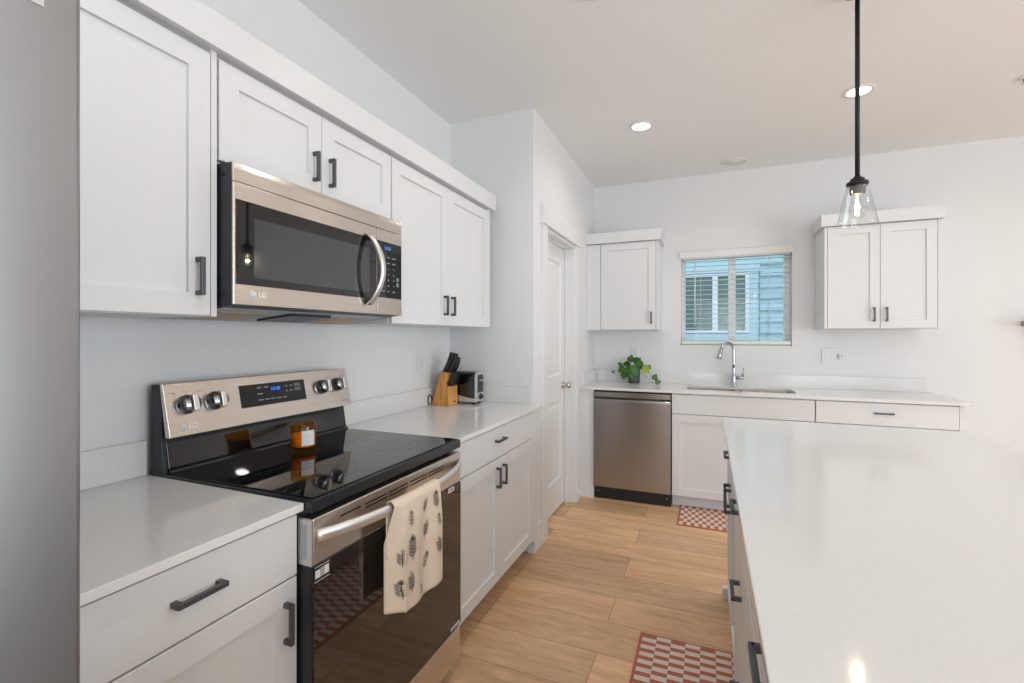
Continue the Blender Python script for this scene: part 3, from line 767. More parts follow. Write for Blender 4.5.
g = G(); g.box(MX-.001, MX+.0012, DIV+.002, m1-.004, 1.484, 1.706, .0008); cg = g.put('control_panel', M['blackg'], cpn)
U_, V_, N_2 = (0, 1, 0), (0, 0, 1), (1, 0, 0)
G().text('10:58', .019, (MX+.0016, 1.538, 1.681), U_, V_, N_2, align='CENTER', bold=.0001).put('clock_digits', M['bluel'], cg)
g = G()
for j in range(7):
    for i, t in enumerate(('1', '2', '3')):
        lbl = str(j*3+i+1) if j in (2, 3, 4) and (j-2)*3+i+1 <= 9 else 'TIME'
        if j in (2, 3, 4): lbl = str((j-2)*3+i+1)
        elif j == 5: lbl = ['-', '0', '+'][i]
        else: lbl = [['POP', 'HEAT', 'COOK'], ['MELT', 'SOFT', 'AUTO'], 0, 0, 0, 0, ['STOP', 'SET', 'FAN']][j][i]
        g.text(lbl, .0075 if len(lbl) > 1 else .010, (MX+.0015, 1.510+i*.034, 1.645-j*.0225), U_, V_, N_2, align='CENTER')
g.put('key_legends', M['inkw'], cg)
g = G(); g.box(MX+.0012, MX+.0016, 1.597, 1.611, 1.555, 1.570); g.box(MX+.0012, MX+.0016, 1.597, 1.611, 1.533, 1.549)
g.put('lit_keys', mat('blue_grey_key', (.18, .25, .32), .4), cg)
g = G(); g.text('LG', .021, (MX+.0006, .956, 1.449), U_, V_, N_2, align='LEFT', bold=.0004); g.lathe([(0, 0), (.0098, 0), (.0098, .0012), (0, .0012)], (MX, .939, 1.449), N_2, 24)
lg = g.put('logo', mat('logo_white', (.97, .97, .97), .4), dm)
g = G(); lgface(g, (MX, .939, 1.449), N_2, U_, V_, .0098); g.put('emblem_lines', M['grey'], lg)
# bowed handle: front silver, back black
def hand(g, off, w, dz, m=None):
    b = bmesh.new(); prev = None
    for i in range(29):
        u = i/28; z = 1.449+u*(1.716-1.449); bow = math.sin(math.pi*u)
        xo = MX+.004+.052*bow**.8+off; y = 1.418+.016*bow
        ring = [b.verts.new((xo+a, y+c, z)) for a, c in ((0, -w), (.010, -w*.8), (.013, 0), (.010, w), (0, w), (-.004, 0))]
        if prev:
            for k in range(6): b.faces.new((prev[k], prev[(k+1) % 6], ring[(k+1) % 6], ring[k]))
        else: b.faces.new(ring)
        prev = ring
    b.faces.new(prev); bmesh.ops.recalc_face_normals(b, faces=b.faces[:])
    for f in b.faces: f.smooth = True
    g._merge(b, m)
g = G(); hand(g, 0, .0125, 0); hd = g.put('handle', M['steelp'], dm)
for zz in (1.462, 1.703): G().box(MX, MX+.020, 1.411, 1.425, zz-.012, zz+.012, .003).put('handle_mount', M['black'], hd)
# underside: pan, filters, lamp
g = G(); g.prism([(.345, 1.4115), (.09, 1.3868), (.09, 1.3850), (.345, 1.4097)], 1, m0+.01, m1-.01); up_ = g.put('bottom_pan', mat('pan_grey', (.32, .36, .42), .35, metal=.7), mw)
def und(g, xa, xb, ya, yb, d=.002):
    zf = lambda x: 1.3850+(x-.09)*(1.4097-1.3850)/.255
    g.prism([(xb, zf(xb)), (xa, zf(xa)), (xa, zf(xa)-d), (xb, zf(xb)-d)], 1, ya, yb)
fm = mat('filter_mesh', (.55, .42, .28), .5, metal=.5, bump=1, bscale=400)
for a, b_ in ((.93, 1.10), (1.40, 1.58)):
    g = G(); und(g, .12, .28, a, b_); g.put('grease_filter', fm, up_)
g = G(); und(g, .14, .30, 1.16, 1.34, .006); g.put('lamp_cover', M['black'], up_)
for zz in (1.775, 1.45): G().lathe([(0, 0), (.006, 0), (.005, .002), (0, .002)], (.358, m0, zz), (0, -1, 0), 12).put('screw', M['black'], mw)

# ------------------------------------------------------------------ knife block, toaster
bx0, by0, bw = .015, 2.440, .105
KN = thing('knife_block', 'slanted orange wooden knife block on the worktop near the corner', 'knife block', (bx0+.06, by0+.05, .914))
zc = .9143
g = G(); g.prism([(bx0+.018, zc), (bx0+.084, zc+.205), (bx0+.138, zc+.198), (bx0+.112, zc+.118), (bx0+.140, zc+.116), (bx0+.140, zc)], 1, by0, by0+bw, .003)
KB = g.put('block', M['bamboo'], KN)
g = G(); g.box(bx0+.1401, bx0+.1406, by0+.045, by0+.085, zc+.018, zc+.024); g.put('maker_mark', M['black'], KB)
def knife(x, y, z, L, w, lab_):
    k = thing('kitchen_knife', lab_, 'knife', (x, y, z), 'knives in the wooden block')
    d = Vector((.44, 0, .90)).normalized(); p = Vector((x, y, z)); s_ = Vector((.92, 0, -.40))
    g = G(); pts = []; rad = []
    for i in range(9):
        u = i/8; pts.append(p+d*(L*u)+s_*(.006*math.sin(u*math.pi)-.006*u*u)); rad.append(w*(.82+.25*math.sin(u*math.pi*.9+.3)) if u < .97 else w*.7)
    g.tube(pts, rad, 12, flat=(1, .62)); g.put('handle', M['black'], k)
    g = G(); q = p-d*.05; 
    g.prism([((p-s_*w*.8).x, (p-s_*w*.8).z), ((p+s_*w*.8).x, (p+s_*w*.8).z), ((q+s_*w*.8).x, (q+s_*w*.8).z), ((q-s_*w*.8).x, (q-s_*w*.8).z)], 1, y-.0008, y+.0008); g.put('blade', M['blade'], k)
tz = lambda x: zc+.205-(x-bx0-.084)*.13
for (dx, dy, L, w, lb_) in ((.096, .018, .130, .0135, 'tallest black-handled knife at the near left of the block'), (.100, .052, .124, .0125, 'black-handled knife in the back row middle of the block'),
                       (.100, .086, .118, .0125, 'black-handled knife in the back row far side of the block'), (.126, .020, .108, .0115, 'short black-handled knife at the near front of the block'),
                       (.127, .050, .104, .0115, 'short black-handled knife at the front middle of the block'), (.127, .080, .100, .0115, 'short black-handled knife at the front far side of the block')):
    knife(bx0+dx, by0+dy, tz(bx0+dx)-.001, L, w, lb_)
# shears resting in the step of the block
sh = thing('kitchen_shears', 'black-handled kitchen shears standing in the step of the knife block', 'scissors', (bx0+.13, by0+.05, zc+.118))
g = G(); g.prism([(bx0+.118, zc+.119), (bx0+.150, zc+.117), (bx0+.187, zc+.205), (bx0+.150, zc+.205)], 1, by0+.015, by0+.075, .006); g.put('handle', M['black'], sh)
g = G(); g.prism([(bx0+.119, zc+.120), (bx0+.128, zc+.119), (bx0+.122, zc+.075), (bx0+.118, zc+.075)], 1, by0+.030, by0+.034); g.put('blades', M['blade'], sh)

tx0, tx1, ty0, ty1 = .045, .280, 2.560, 2.668
T = thing('toaster', 'black and silver two-slot toaster in the worktop corner', 'toaster', ((tx0+tx1)/2, (ty0+ty1)/2, .914))
g = G(); g.prism([(tx0+.004, zc+.012), (tx1-.004, zc+.012), (tx1-.004, zc+.035), (tx1-.06, zc+.040), (tx0+.004, zc+.075)], 1, ty0-.003, ty1+.003, .005, seg=3); g.put('base', M['silver'], T)
for x in (tx0+.03, tx1-.03):
    for y in (ty0+.02, ty1-.02): G().lathe([(0, 0), (.009, 0), (.009, .013), (0, .013)], (x, y, zc), seg=10).put('foot', M['black'], T)
def rounded(y0, y1, z0, z1, r, n=6):
    P = [(y0, z0), (y1, z0)]
    for i in range(n+1): a = math.pi/2*i/n; P.append((y1-r+r*math.cos(a), z1-r+r*math.sin(a)))
    for i in range(n+1): a = math.pi/2*(1+i/n); P.append((y0+r+r*math.cos(a), z1-r+r*math.sin(a)))
    return P
g = G(); g.prism(rounded(ty0, ty1, zc+.036, zc+.193, .022), 0, tx0+.010, tx1-.014, .003); bdy = g.put('body', M['blackg'], T)
for f in bdy.data.polygons: f.use_smooth = False
sd = mat('slot_dark', (.05, .05, .05), .5, metal=.6)
for y in (ty0+.034, ty1-.034): G().box(tx0+.035, tx1-.045, y-.012, y+.012, zc+.1925, zc+.1945, .0005).put('bread_slot', sd, T)
g = G(); g.prism(rounded(ty0-.002, ty1+.002, zc+.014, zc+.195, .024), 0, tx1-.014, tx1-.003, .002); en = g.put('end_frame', M['silver'], T)
g = G(); g.prism(rounded(ty0+.016, ty1-.016, zc+.070, zc+.180, .016), 0, tx1-.0035, tx1-.0015, .0005); g.put('end_inset', M['blackg'], en)
g = G(); g.box(tx1-.003, tx1+.010, (ty0+ty1)/2-.018, (ty0+ty1)/2+.018, zc+.140, zc+.148, .003); g.put('lever', M['silver'], T)
g = G(); g.lathe([(0, 0), (.018, 0), (.018, .004), (.014, .006), (.013, .016), (0, .017)], (tx1-.003, (ty0+ty1)/2, zc+.045), (1, 0, 0), 24); g.put('browning_dial', M['black'], T)
g = G(); pts = [(tx0+.012, 2.60, .9245), (.027, 2.56, .9185), (.0265, 2.50, .9245), (.027, 2.455, .955), (.027, 2.43, .978), (.027, 2.415, .962), (.027, 2.415, .93), (.027, 2.432, .918)]
cv = []
for i in range(len(pts)-1):
    p0, p1, p2, p3 = [Vector(pts[max(0, min(len(pts)-1, i+k))]) for k in (-1, 0, 1, 2)]
    for s_ in range(6):
        t = s_/6; cv.append(.5*((2*p1)+(-p0+p2)*t+(2*p0-5*p1+4*p2-p3)*t*t+(-p0+3*p1-3*p2+p3)*t**3))
g.tube(cv, .003, 8); g.put('power_cord', M['black'], T)

# outlets and switches
def plate(name, label, axis, c, w, h, gangs):
    t = thing(name, label, 'outlet' if name == 'outlet' else 'switch', c)
    x, y, z = c
    def bx(g, a0, a1, z0, z1, d0, d1, bev=0, m=None):
        if axis == 'x': g.box(x+d0, x+d1, y+a0, y+a1, z+z0, z+z1, bev, m)
        else: g.box(x+a0, x+a1, y-d1, y-d0, z+z0, z+z1, bev, m)
    g = G(); bx(g, -w/2, w/2, -h/2, h/2, 0, .006, .002); pl = g.put('wall_plate', M['white'], t)
    n = len(gangs)
    for i, k in enumerate(gangs):
        o = (i-(n-1)/2)*.046
        g = G(); bx(g, o-.0165, o+.0165, -.033, .033, .0055, .0085, .0015); f = g.put('rocker' if k == 's' else 'receptacle', mat('plate_insert', (.76, .76, .76), .3), t)
        if k == 'o':
            g = G()
            for zz in (-.018, .018):
                for a in (-.0065, .0065): bx(g, o+a-.001, o+a+.001, zz-.003, zz+.005, .008, .0088)
                bx(g, o-.002, o+.002, zz-.012, zz-.008, .008, .0088)
            g.put('slots', M['black'], f)
        if k == 'p':
            g = G(); bx(g, o-.018, o+.018, -.020, .020, .008, .030, .004); pg = g.put('plug_in_adapter', M['white'], t)
            g = G(); bx(g, o-.005, o+.005, -.002, .004, .030, .0305); g.put('mark', M['black'], pg)
plate('outlet', 'white double outlet on the left wall before the knife block', 'x', (0.0005, 2.37, 1.175), .074, .118, ['o'])
plate('outlet', 'white outlet on the far wall above the potted plant', 'y', (.966, YF-.0005, 1.19), .074, .118, ['o'])
plate('switch_plate', 'white three-gang switch plate under the right-hand wall cabinet', 'y', (2.500, YF-.0005, 1.175), .166, .118, ['s', 's', 'p'])

# ------------------------------------------------------------------ far run
FY = 3.832; BX = 3.078
ep = thing('base_cabinet', 'narrow white end panel cabinet between pantry wall and dishwasher', 'cabinet', (.65, 4.1, 0))
G().box(XP+.0005, .710, FY, 4.40, .0, .893, .001).put('side_panel', M['cab'], ep)
sb = thing('base_cabinet', 'white sink cabinet right of the dishwasher with a false drawer front', 'cabinet', (1.795, 4.1, 0))
# open-topped carcass so that the bowls hang inside
g = G(); g.box(1.320, 1.338, FY+.021, 4.40, .10, .893); g.box(2.252, 2.2695, FY+.021, 4.40, .10, .893); g.box(1.338, 2.252, FY+.021, 4.40, .10, .118); g.box(1.338, 2.252, 4.38, 4.40, .118, .893); g.box(1.338, 2.252, FY+.021, FY+.04, .118, .893)
g.put('carcass', M['carc'], sb)
G().box(1.320, 2.2695, 3.920, 4.39, 0, .0995).put('toe_kick', M['cab'], sb)
drawer('y-', FY, 1.323, 2.2665, .735, .884, parent=sb, name='false_drawer_front')
door('y-', FY, 1.323, 1.7935, .104, .730, 1, .64, sb); door('y-', FY, 1.7965, 2.2665, .104, .730, -1, .64, sb)
rb = thing('base_cabinet', 'white drawer cabinet at the right end of the sink wall', 'cabinet', (2.66, 4.1, 0))
G().box(2.271, 3.050, FY+.021, 4.40, .10, .893, .001).put('carcass', M['carc'], rb); G().box(2.271, 3.05, 3.920, 4.39, 0, .0995).put('toe_kick', M['cab'], rb)
drawer('y-', FY, 2.274, 3.047, .735, .884, 2.66, .818, rb); drawer('y-', FY, 2.274, 3.047, .42, .730, 2.66, .60, rb); drawer('y-', FY, 2.274, 3.047, .104, .415, 2.66, .30, rb)
G().box(3.0505, BX, FY+.004, 4.40, 0, .893, .001).put('side_panel', M['cab'], rb)

# counter with sink cut-outs
ctp = thing('countertop', 'long white quartz worktop under the window with the sink cut in', 'countertop', (1.85, 4.1, .894))
def counter_cut(x0, x1, y0, y1, z0, z1, holes):
    g = G(); b = bmesh.new(); c = .0015
    outer = [(x0, y0), (x1, y0), (x1, y1), (x0, y1)]
    def rr(h, r=.05, n=6):
        a, bb, cc, d = h; P = []
        for (px, py, s0) in ((bb-r, d-r, 0), (a+r, d-r, 1), (a+r, cc+r, 2), (bb-r, cc+r, 3)):
            for i in range(n+1): t = math.pi/2*(s0+i/n); P.append((px+r*math.cos(t), py+r*math.sin(t)))
        return P
    ed = []; loops = []
    for P in [outer]+[rr(h) for h in holes]:
        vs = [b.verts.new((p[0], p[1], z1)) for p in P]; es = [b.edges.new((vs[i], vs[(i+1) % len(vs)])) for i in range(len(vs))]; ed += es; loops.append(vs)
    bmesh.ops.triangle_fill(b, edges=ed, use_beauty=True, normal=(0, 0, 1))
    top_f = b.faces[:]
    r = bmesh.ops.extrude_face_region(b, geom=top_f)
    for v in r['geom']:
        if isinstance(v, bmesh.types.BMVert): v.co.z = z0
    bmesh.ops.recalc_face_normals(b, faces=b.faces[:]); g._merge(b); return g
HL = [(1.425, 1.785, 3.945, 4.275), (1.815, 2.175, 3.945, 4.275)]
hole = [(1.420, 2.180, 3.94, 4.28)]
counter_cut(XP+.001, 3.110, 3.811, 4.4105, .894, .914, hole).put('slab', M['quartz'], ctp)
G().box(XP+.0225, 3.069, 4.390, 4.4105, .9141, 1.017, .0015).put('backsplash', M['quartz'], ctp)
G().box(XP+.001, XP+.021, 3.90, 4.4105, .9141, 1.017, .0015).put('backsplash', M['quartz'], ctp)
sk = thing('sink', 'stainless double-bowl undermount sink below the window', 'sink', (1.80, 4.11, .70))
for h in HL:
    g = G(); a, bb, cc, d = h
    def rrl(ins, z, n=5, r0=.05):
        P = []; r = r0
        for (px, py, s0) in ((bb-ins-r, d-ins-r, 0), (a+ins+r, d-ins-r, 1), (a+ins+r, cc+ins+r, 2), (bb-ins-r, cc+ins+r, 3)):
            for i in range(n+1): t = math.pi/2*(s0+i/n); P.append((px+r*math.cos(t), py+r*math.sin(t), z))
        return P
    b = bmesh.new(); prev = None
    for ins, z in ((-.006, .8935), (0, .8935), (.001, .88), (.006, .74), (.015, .712), (.035, .705)):
        ring = [b.verts.new(p) for p in rrl(ins, z)]
        if prev:
            for k in range(len(ring)): b.faces.new((prev[k], prev[(k+1) % len(ring)], ring[(k+1) % len(ring)], ring[k]))
        prev = ring
    b.faces.new(prev); bmesh.ops.recalc_face_normals(b, faces=b.faces[:])
    for f in b.faces: f.smooth = True
    g._merge(b); bo = g.put('bowl', M['sink'], sk)
    G().lathe([(0, 0), (.042, 0), (.042, .002), (.030, .003), (.026, .001), (0, .001)], ((a+bb)/2, (cc+d)/2, .7052), seg=28).put('drain', M['chrome'], bo)
G().box(1.7855, 1.8145, 3.99, 4.23, .880, .8932, .001).put('divider', M['sink'], sk)
# faucet
fx, fy = 1.778, 4.335
fc = thing('faucet', 'chrome pull-down gooseneck faucet behind the sink', 'faucet', (fx, fy, .9143))
G().lathe([(0, 0), (.027, 0), (.027, .006), (.022, .010), (.020, .05), (.019, .085), (.0135, .10), (.0125, .14), (.012, .155)], (fx, fy, .9143), seg=28).put('body', M['chrome'], fc)
dirn = Vector((-.80, -.6, 0)); Rr = .060; pts = [(fx, fy, 1.05), (fx, fy, 1.10), (fx, fy, 1.16), (fx, fy, 1.215)]
for i in range(1, 15):
    a = math.pi*i/14*.93; p = Vector((fx, fy, 1.215))+dirn*(Rr-Rr*math.cos(a))+Vector((0, 0, Rr*math.sin(a))); pts.append(p)
spend = pts[-1]; tdir = (pts[-1]-pts[-2]).normalized()
G().tube(pts, .0115, 14).put('spout', M['chrome'], fc)
G().tube([spend-tdir*.002, spend+tdir*.01, spend+tdir*.05, spend+tdir*.085, spend+tdir*.088], [.0115, .0145, .0165, .020, .017], 16).put('spray_head', M['chrome'], fc)
g = G(); g.tube([(fx+.010, fy, .985), (fx+.075, fy-.01, .985)], .014, 14); lv = g.put('valve', M['chrome'], fc)
G().tube([(fx+.068, fy-.01, .99), (fx+.070, fy-.01, 1.03), (fx+.074, fy-.01, 1.072)], [.007, .0055, .005], 10).put('lever', M['chrome'], lv)

# dishwasher
dw = thing('dishwasher', 'stainless dishwasher with pocket handle beside the sink cabinet', 'dishwasher', (1.015, 4.1, 0))
G().box(.714, 1.3155, 3.842, 4.39, .10, .888, .002).put('tub', M['black'], dw)
g = G(); g.box(.716, 1.3135, 3.814, 3.841, .838, .878, .002); cpd = g.put('control_strip', M['steelx'], dw)
g = G(); g.prism([(3.841, .106), (3.814, .106), (3.812, .150), (3.8115, .80), (3.814, .815), (3.8235, .825), (3.841, .825)], 0, .716, 1.3135, .0015); g.put('door', M['steelx'], dw)
G().box(.722, 1.308, 3.826, 3.841, .8255, .8375).put('pocket_handle', M['black'], dw)
g = G()
for k in range(8): g.text('oo' if k < 7 else 'O', .007 if k < 7 else .014, (1.10+k*.021, 3.8135, .858), (1, 0, 0), (0, 0, 1), (0, -1, 0), align='CENTER', bold=0 if k < 7 else .001)
g.text('LG', .010, (.90, 3.8135, .860), (1, 0, 0), (0, 0, 1), (0, -1, 0), align='CENTER')
g.put('panel_print', M['ink'], cpd)
kp = G().box(.716, 1.3135, 3.852, 3.87, .003, .104, .001).put('kick_plate', M['black'], dw)
for x in (.745, 1.285): G().lathe([(0, 0), (.004, 0), (.003, .002), (0, .002)], (x, 3.852, .06), (0, -1, 0), 10).put('screw', M['silver'], kp)

# far wall cabinets
FU = 4.082
uL = thing('wall_cabinet', 'white single-door wall cabinet left of the window', 'cabinet', (.9, 4.25, 1.385))
G().box(XP+.001, 1.197, FU+.021, YF-.002, 1.385, 2.19, .001).put('carcass', M['carc'], uL)
G().box(XP+.001, .714, FU, FU+.0205, 1.385, 2.13, .001).put('filler_strip', M['cab'], uL)
door('y-', FU, .718, 1.178, 1.389, 2.130, 1, 1.487, uL)
G().box(1.181, 1.197, FU, FU+.0205, 1.385, 2.13, .001).put('face_frame', M['cab'], uL)
G().box(XP+.001, 1.222, FU-.025, YF-.002, 2.136, 2.228, .0015).put('crown', M['cab'], uL)
uR = thing('wall_cabinet', 'white two-door wall cabinet right of the window', 'cabinet', (2.71, 4.25, 1.385))
G().box(2.372, 3.047, FU+.021, YF-.002, 1.385, 2.19, .001).put('carcass', M['carc'], uR)
G().box(2.372, 2.390, FU+.001, FU+.0205, 1.385, 2.13, .0005).put('face_frame', M['cab'], uR)
door('y-', FU, 2.392, 2.7065, 1.389, 2.130, 1, 1.487, uR); door('y-', FU, 2.7090, 3.028, 1.389, 2.130, -1, 1.487, uR)
G().box(3.031, 3.047, FU+.001, FU+.0205, 1.385, 2.13, .0005).put('face_frame', M['cab'], uR)
G().box(2.348, 3.062, FU-.025, YF-.002, 2.136, 2.222, .0015).put('crown', M['cab'], uR)

# ------------------------------------------------------------------ plant
px, py = .968, 4.305
pt = thing('potted_plant', 'trailing pothos in a small grey pot on the far worktop', 'plant', (px, py, .9143))
G().lathe([(0, 0), (.047, 0), (.050, .003), (.053, .100), (.050, .101), (.046, .092), (0, .092)], (px, py, .9143), seg=32).put('pot', M['pot'], pt)
G().lathe([(0, .0925), (.046, .0925), (.03, .096), (0, .098)], (px, py, .9143), seg=20).put('soil', M['soil'], pt)
def leaf(g, base, dirv, up, L, w, m, fold=.25, droop=.25):
    d = Vector(dirv).normalized(); up = Vector(up); s_ = d.cross(up).normalized(); n = s_.cross(d)
    prof = [0, .62, .92, 1.0, .93, .76, .50, .22, 0]; b = bmesh.new(); rows_ = []
    for i, p in enumerate(prof):
        u = i/8; c = Vector(base)+d*(L*u)-n*(droop*L*u*u)
        if i == 0: c0 = c
        ww = p*w/2; back = .12*L*(1-u)**3 if 0 < i < 4 else 0
        rows_.append([b.verts.new(c+s_*ww*k+n*(fold*abs(k)*ww)-d*back*abs(k)) for k in (-1, -.5, 0, .5, 1)])
    for i in range(8):
        for k in range(4):
            try: b.faces.new((rows_[i][k], rows_[i][k+1], rows_[i+1][k+1], rows_[i+1][k]))
            except Exception: pass
    bmesh.ops.remove_doubles(b, verts=b.verts[:], dist=.0002); bmesh.ops.recalc_face_normals(b, faces=b.faces[:])
    bmesh.ops.solidify(b, geom=b.faces[:], thickness=.0007)
    for f in b.faces: f.smooth = True
    g._merge(b, m)
def wp(u, v, y):  # picture position at depth y, used once to read off leaf places
    a = (u-512)/469.678; k = y/(.92257+a*.38582); return Vector((1.5834+k*(-.38582+a*.92257), y, 1.3315-k*(v-336.24)/469.678))
LV = [  # u, v (leaf centre), depth, size, direction(u,v), material
    (622, 371, 4.27, .085, (-1, .5), 'leaf'), (624, 377, 4.25, .075, (-.3, 1), 'leaf'), (631, 360, 4.30, .07, (.2, -1), 'leaf'), (627, 366, 4.32, .08, (-1, -.2), 'leaf'),
    (637, 362, 4.32, .08, (.7, -.5), 'leaf'), (640, 366, 4.26, .085, (.8, .8), 'leaf'), (635, 372, 4.22, .11, (.35, 1), 'leaf'), (632, 376, 4.21, .08, (0, 1), 'leaf'),
    (646, 371, 4.23, .085, (.7, .9), 'leafy'), (643, 369, 4.27, .07, (1, .1), 'leafy'), (629, 371, 4.23, .07, (-.8, .9), 'leaf'), (620, 366, 4.30, .05, (-1, -.6), 'leaf'),
    (655, 377, 4.20, .060, (.4, -1), 'leafd'), (658, 382, 4.19, .055, (.8, -.3), 'leafd'), (613, 372, 4.25, .032, (0, 1), 'leafd'), (649, 367, 4.28, .045, (.4, -1), 'leafd')]
right = Vector((.92257, .38582, 0)); fwd = Vector((-.38582, .92257, 0))
lv = {}
stm = G()
for (u, v, y, s_, dr_, mm) in LV:
    c = wp(u, v-(1.5 if mm != 'leafd' else 0), y); d = right*dr_[0]+Vector((0, 0, -dr_[1])); d = d.normalized()-fwd*.25
    upv = (-fwd+Vector((0, 0, .7))).normalized()
    g = lv.setdefault(mm, G()); b0 = c-d.normalized()*s_*.45
    if b0.z < .93 and False: b0.z = .93
    leaf(g, b0, d, upv, s_*1.0, s_*.9, M[mm], .18, .12)
    if mm != 'leafd':
        stm.tube([(px+random.uniform(-.02, .02), py+random.uniform(-.02, .02), 1.008), (Vector((px, py, 1.06))+b0)/2, b0], .0016, 6)
stm.tube([(px-.03, py, 1.01), wp(622, 374, 4.26), wp(617, 375.5, 4.25), wp(613, 371, 4.25)], .0014, 6)
stm.tube([(px+.03, py-.02, 1.012), wp(643, 374, 4.24), wp(648, 379, 4.21), wp(654, 383, 4.185)], .0016, 6)
stm.tube([(px+.03, py-.01, 1.012), wp(650, 372, 4.24), wp(651, 377, 4.22), wp(650, 379, 4.21)], .0012, 6)
g = G()
for mm in lv:
    me = bpy.data.meshes.new('t'); lv[mm].bm.to_mesh(me); n0 = len(g.bm.faces); g.bm.from_mesh(me); bpy.data.meshes.remove(me); g.bm.faces.ensure_lookup_table()
    i = g._mi(M[mm])
    for f in g.bm.faces[n0:]: f.material_index = i
g.put('leaves', None, pt); stm.put('stems', M['stem'], pt)

# ------------------------------------------------------------------ island
IX0, IX1, IY0, IY1 = 1.651, 2.627, .10, 2.660
G().box(IX0, IX1, IY0, IY1, .894, .914, .002).put('island_countertop', M['quartz'], loc=(2.14, 1.4, .894), label='large white quartz island worktop filling the lower right', cat='countertop')
isl = thing('kitchen_island', 'white island base with drawers and doors facing the range', 'island', (2.1, 1.38, 0))
IF = 1.668
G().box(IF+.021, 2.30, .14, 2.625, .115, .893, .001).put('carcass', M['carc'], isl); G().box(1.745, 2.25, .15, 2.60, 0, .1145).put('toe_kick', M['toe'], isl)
for (a, b_) in ((.205, 1.190), (1.194, 1.786)):
    c = (a+b_)/2 + (.087 if a < 1 else .005)
    drawer('x-', IF, a, b_-.003, .735, .884, c, .840, isl, .106); drawer('x-', IF, a, b_-.003, .43, .731, c, .600, isl, .106); drawer('x-', IF, a, b_-.003, .122, .426, c, .30, isl)
drawer('x-', IF, 1.789, 2.455, .735, .884, 2.13, .842, isl)
door('x-', IF, 1.789, 2.1205, .122, .731, 1, .665, isl); door('x-', IF, 2.1235, 2.455, .122, .731, -1, .665, isl)
G().box(IF+.004, IF+.021, 2.458, 2.625, .115, .893, .001).put('filler_strip', M['cab'], isl)
g = G(); g.box(1.650, 1.70, 2.600, 2.638, 0, .058, .002); g.box(1.70, 2.30, 2.626, 2.638, 0, .11, .002); g.put('base_trim', M['trim'], isl)
g = G(); g.box(1.69, 2.30, 2.626, 2.634, .1105, .893, .001); g.put('end_panel', M['cab'], isl)

# ------------------------------------------------------------------ rugs
def rug(label, x0, x1, y0, y1, cw, cl, along):
    """checkered rug; cw = cell across the width, cl = cell along the length; along = axis of the length"""
    g = G(); g.box(x0, x1, y0, y1, .0005, .0065, .002, M['rugr']); bd = .013
    L0, L1 = (y0, y1) if along == 1 else (x0, x1); A0, A1 = (x0, x1) if along == 1 else (y0, y1)
    na = round((A1-A0-2*bd)/cw); nl = round((L1-L0-2*bd)/cl); ca = (A1-A0-2*bd)/na; cl_ = (L1-L0-2*bd)/nl
    b = bmesh.new()
    for i in range(na):
        for j in range(nl):
            if (i+j) % 2: continue
            a0 = A0+bd+i*ca; l0 = L0+bd+j*cl_
            q = [(a0, l0), (a0+ca, l0), (a0+ca, l0+cl_), (a0, l0+cl_)]
            if along == 0: q = [(p[1], p[0]) for p in q][::-1]
            lo = [b.verts.new((*p, .0064)) for p in q]; hi = [b.verts.new((*p, .0080)) for p in q]
            b.faces.new(hi)
            for k in range(4): b.faces.new((lo[k], lo[(k+1) % 4], hi[(k+1) % 4], hi[k]))
    bmesh.ops.recalc_face_normals(b, faces=b.faces[:]); g._merge(b, M['rugc'])
    g.put('checkered_rug', loc=((x0+x1)/2, (y0+y1)/2, 0), label=label, cat='rug')
rug('red and cream checkered runner on the floor beside the range', 1.303, 1.742, 1.30, 2.168, .061, .0245, 1)
rug('red and cream checkered mat on the floor before the sink', 1.377, 2.20, 3.502, 3.918, .0545, .0255, 0)

# ------------------------------------------------------------------ ceiling fixtures
def ceiling_light(x, y, label):
    t = thing('recessed_light', label, 'light', (x, y, H-.004), 'recessed ceiling lights')
    G().lathe([(.080, 0), (.078, -.004), (.060, -.006), (.056, -.001), (.056, .0), (.080, .0)], (x, y, H-.0005), seg=40, closed=False).put('trim_ring', M['trim'], t)
    G().lathe([(0, -.0030), (.057, -.0030), (.057, -.0015), (0, -.0015)], (x, y, H-.0005), seg=40).put('diffuser', M['led'], t)
    l = bpy.data.lights.new('recessed_lamp', 'AREA'); l.shape = 'DISK'; l.size = .11; l.energy = LED_W; l.color = (1, .955, .91); l.spread = math.radians(150)
    o = bpy.data.objects.new('recessed_lamp', l); C.objects.link(o); o.location = (0, 0, -.006); o.parent = t
names = ['glowing recessed ceiling light nearest the pantry wall', 'glowing recessed ceiling light behind the pendant rod', 'recessed ceiling light cut by the top edge of the picture']
for i, (x, y) in enumerate(LED_SPOTS): ceiling_light(x, y, names[i] if i < 3 else 'recessed ceiling light outside the picture')
t = thing('ceiling_speaker', 'unlit white round disc flush in the ceiling near the far wall', 'speaker', (1.768, 4.18, H-.004))
G().lathe([(.098, 0), (.096, -.005), (.084, -.007), (.080, -.003), (.0798, 0)], (1.768, 4.18, H-.0005), seg=40).put('rim', M['trim'], t)
g = G(); g.lathe([(0, -.004), (.0795, -.003), (.0795, 0), (0, 0)], (1.768, 4.18, H-.0005), seg=40); g.put('grille', mat('grille_grey', (.82, .82, .82), .6, bump=.3, bscale=900), t)
t = thing('fire_sprinkler', 'small white and metal ceiling sprinkler at the right edge of the picture', 'sprinkler', (3.165, 3.42, H-.004))
G().lathe([(0, 0), (.032, 0), (.030, -.006), (.012, -.010), (0, -.010)], (3.165, 3.42, H-.0005), seg=28).put('escutcheon', M['trim'], t)
G().lathe([(0, -.010), (.008, -.010), (.006, -.026), (.016, -.030), (.016, -.032), (0, -.032)], (3.165, 3.42, H-.0005), seg=20).put('head', M['nickel'], t)

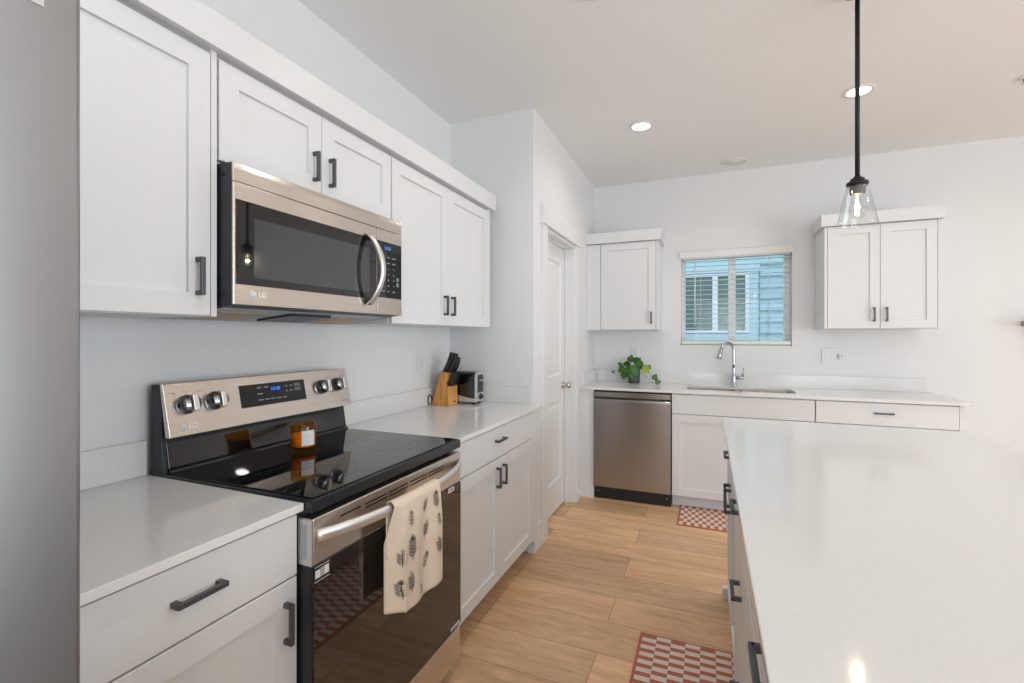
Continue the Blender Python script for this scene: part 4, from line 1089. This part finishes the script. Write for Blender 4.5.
# pendant
ex, ey = 2.134, 2.270
pd = thing('pendant_light', 'black rod pendant with clear glass shade over the island', 'light', (ex, ey, 1.77))
G().lathe([(0, H-.001), (.062, H-.001), (.062, H-.010), (.050, H-.024), (.010, H-.030), (0, H-.030)], (ex, ey, 0), seg=36).put('canopy', M['blackm'], pd)
G().tube([(ex, ey, H-.028), (ex, ey, 1.955)], .0085, 14).put('rod', M['blackm'], pd)
G().lathe([(0, 1.972), (.012, 1.972), (.014, 1.966), (.024, 1.962), (.026, 1.952), (.037, 1.948), (.038, 1.939), (.034, 1.937), (0, 1.934)], (ex, ey, 0), seg=36).put('cap', M['blackm'], pd)
G().lathe([(0, 1.936), (.026, 1.936), (.027, 1.930), (.026, 1.902), (.021, 1.897), (.016, 1.897), (0, 1.897)], (ex, ey, 0), seg=32).put('socket', mat('socket_grey', (.10, .10, .10), .45, metal=.4), pd)
g = G(); pr = [(.035, 1.936), (.041, 1.915), (.050, 1.875), (.060, 1.825), (.0695, 1.782), (.0705, 1.774), (.0690, 1.774), (.0675, 1.782), (.058, 1.825), (.048, 1.875), (.039, 1.915), (.033, 1.936)]
g.lathe(pr, (ex, ey, 0), seg=48, closed=True); g.put('glass_shade', M['shade'], pd)
g = G(); g.lathe([(.012, 1.897), (.014, 1.885), (.020, 1.870), (.027, 1.855), (.030, 1.838), (.028, 1.820), (.018, 1.808), (0, 1.804)], (ex, ey, 0), seg=28); bb_ = g.put('bulb', M['glass'], pd)
G().tube([(ex, ey, 1.895), (ex, ey, 1.825)], [.003, .006], 10).put('filament', M['fil'], bb_)
l = bpy.data.lights.new('bulb_lamp', 'POINT'); l.energy = 1.6; l.color = (1, .85, .65); l.shadow_soft_size = .010
o = bpy.data.objects.new('bulb_lamp', l); C.objects.link(o); o.location = (0, 0, 1.848-1.77); o.parent = pd

# wall shelf peeking in at the right
sf = thing('floating_shelf', 'brown wooden wall shelf whose end shows at the right edge', 'shelf', (3.95, 4.32, 1.40))
G().box(3.603, 4.5, 4.23, YF-.001, 1.402, 1.437, .002).put('board', M['shelfw'], sf)
